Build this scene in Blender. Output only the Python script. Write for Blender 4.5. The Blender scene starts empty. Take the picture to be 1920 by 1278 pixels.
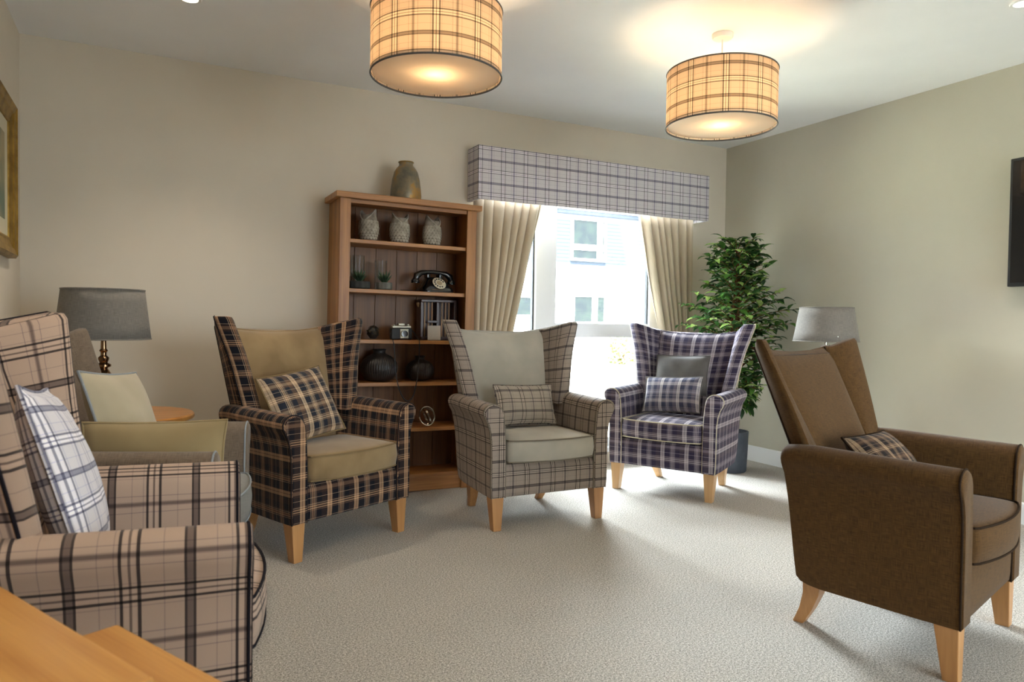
import bpy, bmesh, math, random
from math import sin, cos, pi, sqrt, radians
from mathutils import Vector, Matrix

scene = bpy.context.scene
COL = scene.collection

# ------------------------------------------------------------------ camera
CAM_Z = 1.0328
YAW, PITCH, ROLL, FPX = 0.4749, -0.0257, 0.014, 1346.7
cam_data = bpy.data.cameras.new('camera')
cam_data.sensor_fit = 'HORIZONTAL'
cam_data.sensor_width = 36.0
cam_data.lens = FPX / 1920 * 36.0
cam_data.clip_start = 0.02
cam_data.clip_end = 200
cam_data.dof.use_dof = True
cam_data.dof.focus_distance = 3.9
cam_data.dof.aperture_fstop = 5.6
cam = bpy.data.objects.new('camera', cam_data)
COL.objects.link(cam)
_f = Vector((sin(YAW) * cos(PITCH), cos(YAW) * cos(PITCH), sin(PITCH)))
_r = Vector((cos(YAW), -sin(YAW), 0))
_u = _r.cross(_f)
_r2 = _r * cos(ROLL) + _u * sin(ROLL)
_u2 = -_r * sin(ROLL) + _u * cos(ROLL)
cam.matrix_world = Matrix(((_r2.x, _u2.x, -_f.x, 0), (_r2.y, _u2.y, -_f.y, 0), (_r2.z, _u2.z, -_f.z, CAM_Z), (0, 0, 0, 1)))
scene.camera = cam

# ------------------------------------------------------------------ view, world, sun, daylight
scene.view_settings.view_transform = 'Standard'
scene.view_settings.look = 'None'
scene.view_settings.gamma = 1.0
scene.view_settings.use_curve_mapping = False
scene.view_settings.exposure = 0.0
scene.cycles.use_denoising = True
scene.cycles.diffuse_bounces = 5
scene.cycles.max_bounces = 10
scene.cycles.transparent_max_bounces = 12
scene.cycles.sample_clamp_indirect = 60.0

SKY = 12.0
SUN = 90.0
PENDANT_W = 8.5
SKY_FILL_W = 27000.0
DOWN_W = 46.0
world = bpy.data.worlds.new('daylight')
scene.world = world
world.use_nodes = True
_bg = world.node_tree.nodes['Background']
_bg.inputs[0].default_value = (0.80, 0.90, 1.0, 1)
_bg.inputs[1].default_value = SKY

sun_d = bpy.data.lights.new('sun', 'SUN')
sun_d.energy = SUN
sun_d.angle = radians(1.5)
sun_d.color = (1.0, 0.985, 0.97)
sun = bpy.data.objects.new('sun', sun_d)
COL.objects.link(sun)
sun.rotation_euler = Vector((0.15, 0.42, -0.88)).to_track_quat('-Z', 'Y').to_euler()

# added fill lamp standing in for sky above the house opposite, out of view
sky_fill_d = bpy.data.lights.new('sky_fill_lamp', 'AREA')
sky_fill_d.shape = 'RECTANGLE'
sky_fill_d.size = 15.0
sky_fill_d.size_y = 4.6
sky_fill_d.energy = SKY_FILL_W
sky_fill_d.color = (0.84, 0.92, 1.0)
sky_fill_o = bpy.data.objects.new('sky_fill_lamp', sky_fill_d)
COL.objects.link(sky_fill_o)
sky_fill_o.location = (3.6, 16.5, 7.6)
sky_fill_o.rotation_euler = (Vector((2.6, 4.4, 1.2)) - Vector(sky_fill_o.location)).to_track_quat('-Z', 'Y').to_euler()

por_d = bpy.data.lights.new('window_portal', 'AREA')
por_d.shape = 'RECTANGLE'
por_d.size = 1.86
por_d.size_y = 2.06
por_d.cycles.is_portal = True
por = bpy.data.objects.new('window_portal', por_d)
COL.objects.link(por)
por.location = (2.89, 4.40, 1.12)
por.rotation_euler = (-pi / 2, 0, 0)     # faces into the room (-Y)
por2_d = bpy.data.lights.new('added_door_portal', 'AREA')
por2_d.shape = 'RECTANGLE'
por2_d.size = 2.8
por2_d.size_y = 2.1
por2_d.cycles.is_portal = True
por2 = bpy.data.objects.new('added_door_portal', por2_d)
COL.objects.link(por2)
por2.location = (2.575, -1.52, 1.08)
por2.rotation_euler = (pi / 2, 0, 0)      # added glazed doors behind the camera, unseen, for fill light, faces +Y


# ------------------------------------------------------------------ helpers: colour and materials
def lin(c):
    def f(v):
        v /= 255.0
        return v / 12.92 if v <= 0.04045 else ((v + 0.055) / 1.055) ** 2.4
    return (f(c[0]), f(c[1]), f(c[2]), 1.0)


class NT:
    """small node helper"""
    def __init__(s, name):
        s.m = bpy.data.materials.new(name)
        s.m.use_nodes = True
        s.t = s.m.node_tree
        s.b = s.t.nodes['Principled BSDF']
        s.out = s.t.nodes['Material Output']

    def n(s, typ, **kw):
        nd = s.t.nodes.new(typ)
        for k, v in kw.items():
            if k.startswith('i_'):
                key = k[2:]
                key = int(key) if key.isdigit() else key.replace('_', ' ')
                nd.inputs[key].default_value = v
            else:
                setattr(nd, k, v)
        return nd

    def l(s, a, b):
        s.t.links.new(a, b)

    def math(s, op, a, b=None):
        nd = s.n('ShaderNodeMath', operation=op)
        for i, v in enumerate((a, b)):
            if v is None:
                continue
            if isinstance(v, (int, float)):
                nd.inputs[i].default_value = v
            else:
                s.l(v, nd.inputs[i])
        return nd.outputs[0]

    def ramp(s, fac, stops, interp='LINEAR'):
        nd = s.n('ShaderNodeValToRGB')
        cr = nd.color_ramp
        cr.interpolation = interp
        while len(cr.elements) > 1:
            cr.elements.remove(cr.elements[-1])
        cr.elements[0].position = stops[0][0]
        cr.elements[0].color = stops[0][1]
        for p, c in stops[1:]:
            e = cr.elements.new(p)
            e.color = c
        if fac is not None:
            s.l(fac, nd.inputs[0])
        return nd.outputs[0]

    def mix(s, fac, a, b, mode='MIX'):
        nd = s.n('ShaderNodeMix', data_type='RGBA', blend_type=mode)
        nd.clamp_factor = True
        for sock, v in ((nd.inputs[0], fac), (nd.inputs[6], a), (nd.inputs[7], b)):
            if isinstance(v, (int, float, tuple)):
                sock.default_value = v
            else:
                s.l(v, sock)
        return nd.outputs[2]

    def bump(s, height, strength, dist):
        nd = s.n('ShaderNodeBump')
        nd.inputs['Strength'].default_value = strength
        nd.inputs['Distance'].default_value = dist
        s.l(height, nd.inputs['Height'])
        s.l(nd.outputs[0], s.b.inputs['Normal'])

    def noise(s, scale, detail=2.0, vec=None, rough=0.5):
        nd = s.n('ShaderNodeTexNoise')
        nd.inputs['Scale'].default_value = scale
        nd.inputs['Detail'].default_value = detail
        nd.inputs['Roughness'].default_value = rough
        if vec is not None:
            s.l(vec, nd.inputs['Vector'])
        return nd.outputs[0]

    def obj_co(s, scale=(1, 1, 1)):
        tc = s.n('ShaderNodeTexCoord')
        mp = s.n('ShaderNodeMapping')
        mp.inputs['Scale'].default_value = scale
        s.l(tc.outputs['Object'], mp.inputs[0])
        return mp.outputs[0]


def plain(name, rgb, rough=0.6, metal=0.0, coat=0.0, spec=0.5):
    k = NT(name)
    k.b.inputs['Base Color'].default_value = lin(rgb)
    k.b.inputs['Roughness'].default_value = rough
    k.b.inputs['Metallic'].default_value = metal
    k.b.inputs['Coat Weight'].default_value = coat
    k.b.inputs['Specular IOR Level'].default_value = spec
    return k.m


def mottled(name, rgb, rgb2, scale=8, rough=0.9, bump=0.0, bscale=300, spec=0.2, sheen=0.0, detail=3):
    k = NT(name)
    co = k.obj_co()
    nz = k.noise(scale, detail, co)
    c = k.ramp(nz, [(0.35, lin(rgb)), (0.65, lin(rgb2))])
    k.l(c, k.b.inputs['Base Color'])
    k.b.inputs['Roughness'].default_value = rough
    k.b.inputs['Specular IOR Level'].default_value = spec
    k.b.inputs['Sheen Weight'].default_value = sheen
    if bump:
        k.bump(k.noise(bscale, 2, co), bump, 0.002)
    return k.m


def weave(name, rgb, rgb2, rough=0.9, sheen=0.15):
    """plain woven upholstery: slubby threads both ways"""
    k = NT(name)
    uv = k.n('ShaderNodeTexCoord').outputs['UV']

    def st(sx, sy):
        mp = k.n('ShaderNodeMapping')
        mp.inputs['Scale'].default_value = (sx, sy, 1)
        k.l(uv, mp.inputs[0])
        return k.noise(1.0, 2, mp.outputs[0])
    a = st(700, 30)
    b = st(30, 700)
    s = k.math('MULTIPLY', k.math('ADD', a, b), 0.5)
    c = k.ramp(s, [(0.36, lin(rgb)), (0.64, lin(rgb2))])
    k.l(c, k.b.inputs['Base Color'])
    k.b.inputs['Roughness'].default_value = rough
    k.b.inputs['Specular IOR Level'].default_value = 0.15
    k.b.inputs['Sheen Weight'].default_value = sheen
    k.bump(s, 0.35, 0.001)
    return k.m


def _sett(stops, shift=0.0):
    """stops: (start, colour) from 0 to 1, constant bands"""
    if not shift:
        return stops
    out = [((p + shift) % 1.0, c) for p, c in stops]
    out.sort(key=lambda q: q[0])
    return [(0.0, out[-1][1])] + out


def plaid(name, su, sv, pu, pv, mode='avg', base=(128, 128, 128), shu=0.0, shv=0.0, rough=0.9, translucent=0.0, sheen=0.1):
    """woven check; su/sv = warp and weft stripes, pu/pv their repeats in metres (UVs are in metres)"""
    k = NT(name)
    uv = k.n('ShaderNodeTexCoord').outputs['UV']
    sep = k.n('ShaderNodeSeparateXYZ')
    k.l(uv, sep.inputs[0])
    fu = k.math('FRACT', k.math('ADD', k.math('MULTIPLY', sep.outputs[0], 1.0 / pu), shu))
    fv = k.math('FRACT', k.math('ADD', k.math('MULTIPLY', sep.outputs[1], 1.0 / pv), shv))
    cu = k.ramp(fu, su, 'CONSTANT')
    cv = k.ramp(fv, sv, 'CONSTANT')
    if mode == 'avg':
        c = k.mix(0.5, cu, cv)
    else:
        c = k.mix(1.0, k.mix(1.0, cu, cv, 'MULTIPLY'), lin(base), 'MULTIPLY')
    nz = k.noise(900, 1, uv)
    c = k.mix(0.12, c, k.ramp(nz, [(0.3, (0.35, 0.35, 0.35, 1)), (0.7, (1, 1, 1, 1))]), 'MULTIPLY')
    k.l(c, k.b.inputs['Base Color'])
    k.b.inputs['Roughness'].default_value = rough
    k.b.inputs['Specular IOR Level'].default_value = 0.15
    k.b.inputs['Sheen Weight'].default_value = sheen
    k.bump(nz, 0.15, 0.0008)
    if translucent:
        tr = k.n('ShaderNodeBsdfTranslucent')
        k.l(c, tr.inputs[0])
        mx = k.n('ShaderNodeMixShader')
        mx.inputs[0].default_value = translucent
        k.l(k.b.outputs[0], mx.inputs[1])
        k.l(tr.outputs[0], mx.inputs[2])
        k.l(mx.outputs[0], k.out.inputs[0])
    return k.m


def wood(name, dark, light, axis='z', rough=0.45, scale=1.0, coat=0.1):
    k = NT(name)
    s = {'x': (1.2, 22, 22), 'y': (22, 1.2, 22), 'z': (22, 22, 1.2)}[axis]
    co = k.obj_co(tuple(v * scale for v in s))
    a = k.noise(1.0, 4, co, 0.6)
    s2 = {'x': (4, 160, 160), 'y': (160, 4, 160), 'z': (160, 160, 4)}[axis]
    b = k.noise(1.0, 2, k.obj_co(s2))
    m = k.math('ADD', k.math('MULTIPLY', a, 0.75), k.math('MULTIPLY', b, 0.25))
    c = k.ramp(m, [(0.32, lin(dark)), (0.68, lin(light))])
    k.l(c, k.b.inputs['Base Color'])
    k.b.inputs['Roughness'].default_value = rough
    k.b.inputs['Coat Weight'].default_value = coat
    k.b.inputs['Coat Roughness'].default_value = 0.3
    k.bump(b, 0.08, 0.001)
    return k.m


# ------------------------------------------------------------------ helpers: geometry
class M:
    """collects faces with UVs in metres; build() links them as one mesh object"""
    def __init__(s):
        s.v = []
        s.f = []
        s.uv = []
        s.boxuv = False

    def add(s, pts):
        i = len(s.v)
        s.v.extend([tuple(p) for p in pts])
        return list(range(i, i + len(pts)))

    def face(s, idx, uv=None):
        s.f.append(tuple(idx))
        if uv is None:
            ps = [Vector(s.v[i]) for i in idx]
            n = Vector((0, 0, 0))
            for a in range(len(ps)):
                p, q = ps[a], ps[(a + 1) % len(ps)]
                n += Vector(((p.y - q.y) * (p.z + q.z), (p.z - q.z) * (p.x + q.x), (p.x - q.x) * (p.y + q.y)))
            ax, ay, az = abs(n.x), abs(n.y), abs(n.z)
            if az >= ax and az >= ay:
                uv = [(p.x, p.y) for p in ps]
            elif ay >= ax:
                uv = [(p.x, p.z) for p in ps]
            else:
                uv = [(p.y, p.z) for p in ps]
        s.uv.append(uv)

    def loft(s, rings, closed=True, cap0=True, cap1=True, box=False, u0=0.0, v0=0.0):
        n = len(rings[0])
        ids = [s.add(r) for r in rings]
        R = [[Vector(p) for p in r] for r in rings]
        # arc length from the widest ring
        best, bl = None, -1
        for r in R:
            acc = [0.0]
            for i in range(n if closed else n - 1):
                acc.append(acc[-1] + (r[(i + 1) % n] - r[i]).length)
            if acc[-1] > bl:
                best, bl = acc, acc[-1]
        V = [0.0]
        for a in range(len(R) - 1):
            V.append(V[-1] + max((R[a + 1][i] - R[a][i]).length for i in range(0, n)))
        for a in range(len(R) - 1):
            for i in range(n if closed else n - 1):
                j = (i + 1) % n
                uv = None
                if not box:
                    uv = [(u0 + best[i], v0 + V[a]), (u0 + best[i + 1], v0 + V[a]), (u0 + best[i + 1], v0 + V[a + 1]), (u0 + best[i], v0 + V[a + 1])]
                s.face((ids[a][i], ids[a][j], ids[a + 1][j], ids[a + 1][i]), uv)
        if closed and cap0:
            s.face(tuple(reversed(ids[0])))
        if closed and cap1:
            s.face(tuple(ids[-1]))

    def grid(s, fn, nu, nv, su=1.0, sv=1.0, flip=False):
        ids = [[None] * (nu + 1) for _ in range(nv + 1)]
        for b in range(nv + 1):
            row = [fn(a / nu, b / nv) for a in range(nu + 1)]
            ids[b] = s.add(row)
        for b in range(nv):
            for a in range(nu):
                q = (ids[b][a], ids[b][a + 1], ids[b + 1][a + 1], ids[b + 1][a])
                uv = [(a / nu * su, b / nv * sv), ((a + 1) / nu * su, b / nv * sv), ((a + 1) / nu * su, (b + 1) / nv * sv), (a / nu * su, (b + 1) / nv * sv)]
                if flip:
                    q = q[::-1]
                    uv = uv[::-1]
                s.face(q, uv)

    def box(s, x0, x1, y0, y1, z0, z1):
        i = s.add([(x0, y0, z0), (x1, y0, z0), (x1, y1, z0), (x0, y1, z0), (x0, y0, z1), (x1, y0, z1), (x1, y1, z1), (x0, y1, z1)])
        for q in ((3, 2, 1, 0), (4, 5, 6, 7), (0, 1, 5, 4), (1, 2, 6, 5), (2, 3, 7, 6), (3, 0, 4, 7)):
            s.face([i[k] for k in q])

    def tube(s, pts, r, n=8, closed=False, cap=True):
        P = [Vector(p) for p in pts]
        L = len(P)
        rings = []
        prev = None
        for i in range(L):
            if closed:
                t = (P[(i + 1) % L] - P[i - 1]).normalized()
            else:
                t = (P[min(i + 1, L - 1)] - P[max(i - 1, 0)]).normalized()
            if prev is None:
                a = Vector((0, 0, 1)) if abs(t.z) < 0.9 else Vector((1, 0, 0))
                nrm = t.cross(a).normalized()
            else:
                nrm = prev - t * prev.dot(t)
                if nrm.length < 1e-6:
                    nrm = t.orthogonal()
                nrm.normalize()
            prev = nrm
            b = t.cross(nrm)
            rr = r[i] if isinstance(r, (list, tuple)) else r
            rings.append([P[i] + (nrm * cos(2 * pi * k / n) + b * sin(2 * pi * k / n)) * rr for k in range(n)])
        if closed:
            rings.append(rings[0])
        s.loft(rings, True, cap and not closed, cap and not closed)

    def lathe(s, prof, n=32, c=(0, 0, 0), capb=True, capt=True):
        rings = []
        for r, z in prof:
            rings.append([(c[0] + r * cos(2 * pi * k / n), c[1] + r * sin(2 * pi * k / n), c[2] + z) for k in range(n)])
        s.loft(rings, True, capb, capt)

    def build(s, name, mat, parent=None, smooth=True, bevel=0.0, segs=2, loc=None, recalc=True, angle=40, subsurf=0):
        me = bpy.data.meshes.new(name)
        me.from_pydata(s.v, [], s.f)
        uvl = me.uv_layers.new(name='UVMap')
        k = 0
        for uv in s.uv:
            for q in uv:
                uvl.data[k].uv = q
                k += 1
        bm = bmesh.new()
        bm.from_mesh(me)
        if bevel:
            bmesh.ops.bevel(bm, geom=bm.edges[:], offset=bevel, segments=segs, profile=0.6, affect='EDGES', clamp_overlap=True)
        if recalc:
            bmesh.ops.recalc_face_normals(bm, faces=bm.faces[:])
        for f in bm.faces:
            f.smooth = smooth
        if smooth:
            lim = radians(angle)
            for e in bm.edges:
                if len(e.link_faces) == 2 and e.calc_face_angle(0.0) > lim:
                    e.smooth = False
        bm.to_mesh(me)
        bm.free()
        me.materials.append(mat)
        o = bpy.data.objects.new(name, me)
        COL.objects.link(o)
        if parent is not None:
            o.parent = parent
        if loc is not None:
            o.location = loc
        if subsurf:
            sm = o.modifiers.new('smooth', 'SUBSURF')
            sm.levels = subsurf
            sm.render_levels = subsurf
        return o


def tag(o, label, cat, group=None):
    o['label'] = label
    o['category'] = cat
    if group:
        o['group'] = group
    return o


def thing(name, label, cat, loc=(0, 0, 0), rz=0.0, group=None):
    o = bpy.data.objects.new(name, None)
    COL.objects.link(o)
    o.location = loc
    o.rotation_euler = (0, 0, rz)
    return tag(o, label, cat, group)


def struct(o):
    o['kind'] = 'structure'
    return o


def copy_tree(o, parent=None):
    c = o.copy()
    COL.objects.link(c)
    c.parent = parent
    for ch in list(o.children):
        copy_tree(ch, c)
    return c


def lerp(a, b, t):
    return a + (b - a) * t


def pl(x, pts):
    """piecewise linear"""
    if x <= pts[0][0]:
        return pts[0][1]
    for (a, va), (b, vb) in zip(pts, pts[1:]):
        if x <= b:
            return va + (vb - va) * (x - a) / (b - a)
    return pts[-1][1]

# ------------------------------------------------------------------ materials
B0 = 0.78


def check_sett(dark, mid, tint=(1, 1, 1), tm=(1, 1, 1), weft=False, pale=1.0):
    D = tuple(dark * B0 * t for t in tint) + (1,)
    Mi = tuple(mid * B0 * t for t in tm) + (1,)
    Mj = tuple((mid * .5 + .5) * B0 * t for t in tm) + (1,)
    T = tuple(0.66 * B0 * t for t in tint) + (1,)
    Bs = (B0, B0, B0, 1)
    L = (lerp_(B0, 1.0, pale),) * 3 + (1,)
    tri = [(0.0, D), (0.028, Bs), (0.04, L), (0.078, Mi), (0.1, L), (0.138, Bs), (0.15, D), (0.178, Bs), (0.208, T), (0.215, Bs)]
    if weft:
        return tri + [(0.34, T), (0.348, Bs), (0.53, D), (0.552, Mi), (0.608, D), (0.63, Bs), (0.80, T), (0.808, Bs)]
    return tri + [(0.45, T), (0.462, Bs), (0.53, Mj), (0.545, Mi), (0.585, Mj), (0.6, Bs), (0.665, T), (0.677, Bs), (0.955, T), (0.962, Bs)]


def lerp_(a, b, t):
    return a + (b - a) * t


def light_check(name, base, dark=0.30, mid=0.5, tint=(1, 1, 1), tm=(1, 1, 1), pu=0.17, pv=0.155, **kw):
    pale = kw.pop('pale', 1.0)
    s = check_sett(dark, mid, tint, tm, False, pale)
    s2 = check_sett(dark, mid, tint, tm, True, pale)
    m = plaid(name, _sett(s, kw.pop('du', 0)), _sett(s2, kw.pop('dv', 0)), pu, pv, 'mul', base, **kw)
    # compensate for the base factor of both setts
    for nd in m.node_tree.nodes:
        if nd.type == 'MIX' and nd.blend_type == 'MULTIPLY':
            c = nd.inputs[7]
            if not c.is_linked and abs(c.default_value[0] - lin(base)[0]) < 1e-6:
                c.default_value = tuple(v / B0 ** 2 for v in lin(base)[:3]) + (1,)
    return m


def tartan(name, g1, g2, bright, mid, thin, p=0.14, **kw):
    G1, G2, Br, Mi, Th = map(lin, (g1, g2, bright, mid, thin))
    su = [(0.0, Br), (0.075, Mi), (0.095, Br), (0.17, G1), (0.41, Th), (0.425, G1), (0.455, Br), (0.475, Mi), (0.535, Br), (0.55, G1),
          (0.575, Th), (0.59, G1), (0.615, Mi), (0.625, G1), (0.80, G2), (0.97, G1)]
    sv = [(0.0, G2), (0.03, Mi), (0.14, G2), (0.19, G1), (0.21, Th), (0.222, G1), (0.46, Mi), (0.475, G2), (0.51, Br), (0.54, G2), (0.58, Br),
          (0.61, G2), (0.65, Th), (0.665, G2), (0.70, G1), (0.84, Th), (0.852, G1), (0.96, G2)]
    return plaid(name, su, sv, p, p * 0.96, 'avg', **kw)


MAT = {}
MAT['wall'] = mottled('wall_paint', (208, 200, 185), (211, 203, 188), 3, 0.85, 0.05, 500)
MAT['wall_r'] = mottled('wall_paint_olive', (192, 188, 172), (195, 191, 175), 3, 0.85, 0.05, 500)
MAT['ceiling'] = mottled('ceiling_paint', (238, 240, 242), (241, 243, 245), 3, 0.9)
MAT['white'] = plain('white_gloss_paint', (232, 234, 235), 0.4)
MAT['upvc'] = plain('white_window_plastic', (236, 240, 244), 0.3)
MAT['gasket_shade'] = plain('dark_gasket_and_gap_shade', (50, 55, 62), 0.6)


def carpet():
    k = NT('carpet_speckle')
    co = k.obj_co()
    a = k.noise(330, 2, co, 0.8)
    b = k.noise(150, 2, co)
    d = k.noise(3, 2, co)
    m = k.math('ADD', k.math('MULTIPLY', a, 0.7), k.math('MULTIPLY', b, 0.3))
    c = k.ramp(m, [(0.38, lin((70, 64, 58))), (0.5, lin((170, 163, 151))), (0.62, lin((238, 232, 222)))])
    c = k.mix(0.25, c, k.ramp(d, [(0.3, (0.75, 0.75, 0.75, 1)), (0.7, (1, 1, 1, 1))]), 'MULTIPLY')
    k.l(c, k.b.inputs['Base Color'])
    k.b.inputs['Roughness'].default_value = 1.0
    k.b.inputs['Specular IOR Level'].default_value = 0.05
    k.b.inputs['Sheen Weight'].default_value = 0.2
    k.bump(m, 0.6, 0.006)
    return k.m


MAT['carpet'] = carpet()
MAT['oak_z'] = wood('oak_upright', (124, 78, 36), (178, 124, 64), 'z')
MAT['oak_x'] = wood('oak_along', (130, 82, 38), (188, 132, 70), 'x')
MAT['oak_back'] = wood('oak_back_boards', (98, 62, 32), (138, 94, 52), 'z', 0.55)
MAT['table_oak'] = wood('golden_oak', (176, 112, 54), (205, 142, 76), 'y', 0.35, 0.8, 0.25)
MAT['table_oak_x'] = wood('golden_oak_round', (172, 112, 54), (206, 146, 76), 'x', 0.35, 0.8, 0.25)
MAT['leg'] = wood('beech_leg', (168, 116, 66), (200, 148, 92), 'z', 0.4, 1.0, 0.2)
MAT['leg_pale'] = wood('pale_beech_leg', (186, 142, 92), (212, 172, 122), 'z', 0.4, 1.0, 0.2)
MAT['check_a'] = light_check('pale_lilac_check', (178, 154, 136), 0.13, 0.38, (1.0, 1.0, 1.15), (1.0, 0.98, 1.05), 0.185, 0.20, pale=.25)
MAT['check_cushion_a'] = light_check('white_lilac_check', (222, 220, 226), 0.3, 0.48, (0.95, 0.98, 1.25), (0.95, 0.98, 1.15), 0.16, 0.14)
MAT['check_d'] = light_check('stone_check', (164, 150, 138), 0.24, 0.42, (1, 1, 1.05), (1, 1, 1.1), 0.15, 0.135)
MAT['check_cushion_d'] = light_check('stone_cushion_check', (176, 164, 150), 0.24, 0.5, (1, 1, 1.05), (1, 1, 1.1), 0.13, 0.12)
MAT['check_pelmet'] = light_check('silver_check', (208, 204, 208), 0.3, 0.5, (1, 1, 1.1), (1, 0.98, 1.15), 0.165, 0.148, dv=0.12)
MAT['check_shade'] = light_check('shade_check', (196, 172, 146), 0.26, 0.48, (1, 1, 1), (1, 1, 1), 0.165, 0.148, dv=0.93, translucent=0.42)
MAT['tartan_c'] = tartan('navy_brown_tartan', (22, 22, 30), (58, 42, 36), (206, 164, 126), (132, 100, 78), (200, 170, 140), 0.150)
MAT['tartan_cushion_c'] = tartan('cushion_tartan', (40, 44, 54), (112, 88, 70), (226, 198, 164), (172, 146, 118), (216, 194, 164), 0.140)
MAT['tartan_e'] = tartan('purple_tartan', (54, 48, 70), (84, 72, 80), (204, 194, 196), (142, 130, 140), (196, 186, 192), 0.150)
MAT['tartan_cushion_e'] = tartan('blue_grey_tartan', (70, 72, 92), (124, 116, 124), (220, 212, 206), (150, 144, 156), (206, 198, 200), 0.12)
MAT['tartan_f'] = tartan('brown_cushion_tartan', (34, 28, 28), (84, 62, 48), (190, 160, 126), (120, 92, 70), (170, 140, 112), 0.09)
MAT['velvet_c'] = mottled('tan_velvet', (130, 107, 74), (152, 128, 92), 6, 0.85, 0.1, 400, 0.15, 0.35)
MAT['velvet_d'] = mottled('stone_velvet', (172, 167, 154), (186, 180, 166), 6, 0.85, 0.1, 400, 0.15, 0.35)
MAT['weave_b'] = weave('taupe_weave', (88, 76, 64), (128, 112, 96))
MAT['weave_b2'] = weave('grey_seat_weave', (106, 104, 100), (138, 136, 130))
MAT['weave_f'] = weave('brown_weave', (62, 42, 20), (104, 74, 38))
MAT['pipe_dark'] = plain('dark_piping', (30, 28, 34), 0.8, spec=0.1)
MAT['pipe_navy'] = plain('charcoal_piping', (36, 33, 36), 0.8, spec=0.1)
MAT['pipe_stone'] = plain('stone_piping', (128, 120, 106), 0.8, spec=0.1)
MAT['pipe_tan'] = plain('tan_piping', (128, 108, 78), 0.8, spec=0.1)
MAT['pipe_cream'] = plain('cream_piping', (196, 186, 160), 0.8, spec=0.1)
MAT['pipe_brown'] = plain('brown_piping', (46, 33, 22), 0.8, spec=0.1)
MAT['pipe_grey'] = plain('blue_grey_piping', (140, 146, 150), 0.8, spec=0.1)
MAT['cush_beige'] = mottled('beige_linen', (168, 158, 134), (180, 170, 146), 5, 0.9, 0.15, 600, 0.15, 0.2)
MAT['cush_olive'] = mottled('olive_beige_linen', (140, 122, 88), (154, 136, 100), 5, 0.9, 0.15, 600, 0.15, 0.2)
MAT['cush_grey'] = mottled('grey_velvet', (82, 78, 76), (98, 94, 90), 7, 0.85, 0.1, 500, 0.15, 0.3)
MAT['cush_brown'] = mottled('dark_brown_velvet', (56, 44, 34), (66, 52, 40), 7, 0.85, 0.1, 500, 0.15, 0.3)
MAT['curtain'] = mottled('cream_curtain_cloth', (194, 180, 155), (202, 188, 164), 4, 0.8, 0.1, 500, 0.2, 0.2)
MAT['shade_grey'] = weave('grey_linen_shade', (112, 107, 101), (142, 137, 130), 0.9, 0.1)
MAT['chrome'] = plain('polished_metal', (200, 196, 188), 0.12, 1.0)
MAT['bronze'] = plain('bronze_metal', (140, 112, 84), 0.18, 1.0)
MAT['black_gloss'] = plain('black_plastic', (14, 16, 20), 0.15, coat=0.5)
MAT['black_matt'] = plain('black_matt', (20, 20, 21), 0.5)
MAT['black_ceramic'] = plain('black_ceramic', (40, 35, 32), 0.42)
MAT['brass'] = plain('old_gold', (150, 120, 56), 0.35, 0.8)
MAT['pot'] = mottled('slate_pot', (68, 74, 82), (80, 86, 94), 12, 0.6)
MAT['soil'] = mottled('dark_soil', (36, 28, 22), (58, 46, 36), 60, 1.0)
MAT['bark'] = wood('brown_bark', (86, 52, 28), (142, 92, 54), 'z', 0.8, 2.0, 0.0)

# ------------------------------------------------------------------ room
XL, XR, YB, YF, HC = -0.554, 4.167, 4.384, -1.5, 2.45
WX0, WX1, WZ0, WZ1 = 1.97, 3.81, 0.12, 2.10       # window opening
T = 0.16

m = M()
m.box(XL - T, XR + T, YF - T, YB + T, -0.12, 0.0)
struct(m.build('floor', MAT['carpet'], smooth=False))
m = M()
m.box(XL - T, XR + T, YF - T, YB + T, HC, HC + 0.15)
struct(m.build('ceiling', MAT['ceiling'], smooth=False))
m = M()
m.box(XL - T, WX0, YB, YB + T, 0, HC)
m.box(WX1, XR + T, YB, YB + T, 0, HC)
m.box(WX0, WX1, YB, YB + T, WZ1, HC)
m.box(WX0, WX1, YB, YB + T, 0, WZ0)
struct(m.build('wall_back', MAT['wall'], smooth=False))
m = M()
m.box(XL - T, XL, YF - T, YB, 0, HC)
struct(m.build('wall_left', MAT['wall'], smooth=False))
m = M()
m.box(XR, XR + T, YF - T, YB, 0, HC)
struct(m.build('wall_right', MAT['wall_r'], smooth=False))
m = M()
DX0, DX1, DZ1 = 1.5, 4.0, 2.15               # glazed doors added unseen behind the camera for fill light
m.box(XL, DX0, YF - T, YF, 0, HC)
m.box(DX1, XR, YF - T, YF, 0, HC)
m.box(DX0, DX1, YF - T, YF, DZ1, HC)
struct(m.build('wall_front', MAT['wall'], smooth=False))


def skirting(name, x0, y0, x1, y1, nx, ny):
    """board 145 mm high, 15 mm thick with a rounded top, standing against a wall"""
    prof = [(0, 0), (0.016, 0), (0.016, 0.092), (0.013, 0.106), (0.006, 0.113), (0, 0.115)]
    m = M()
    m.loft([[(x + nx * d, y + ny * d, z) for d, z in prof] for x, y in ((x0, y0), (x1, y1))])
    return struct(m.build(name, MAT['white'], angle=30))


skirting('baseboard_back', XL, YB, WX0, YB, 0, -1)
skirting('baseboard_back.001', WX1, YB, XR, YB, 0, -1)
skirting('baseboard_right', XR, YF, XR, YB, -1, 0)
skirting('baseboard_left', XL, YF, XL, YB, 1, 0)

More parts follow.
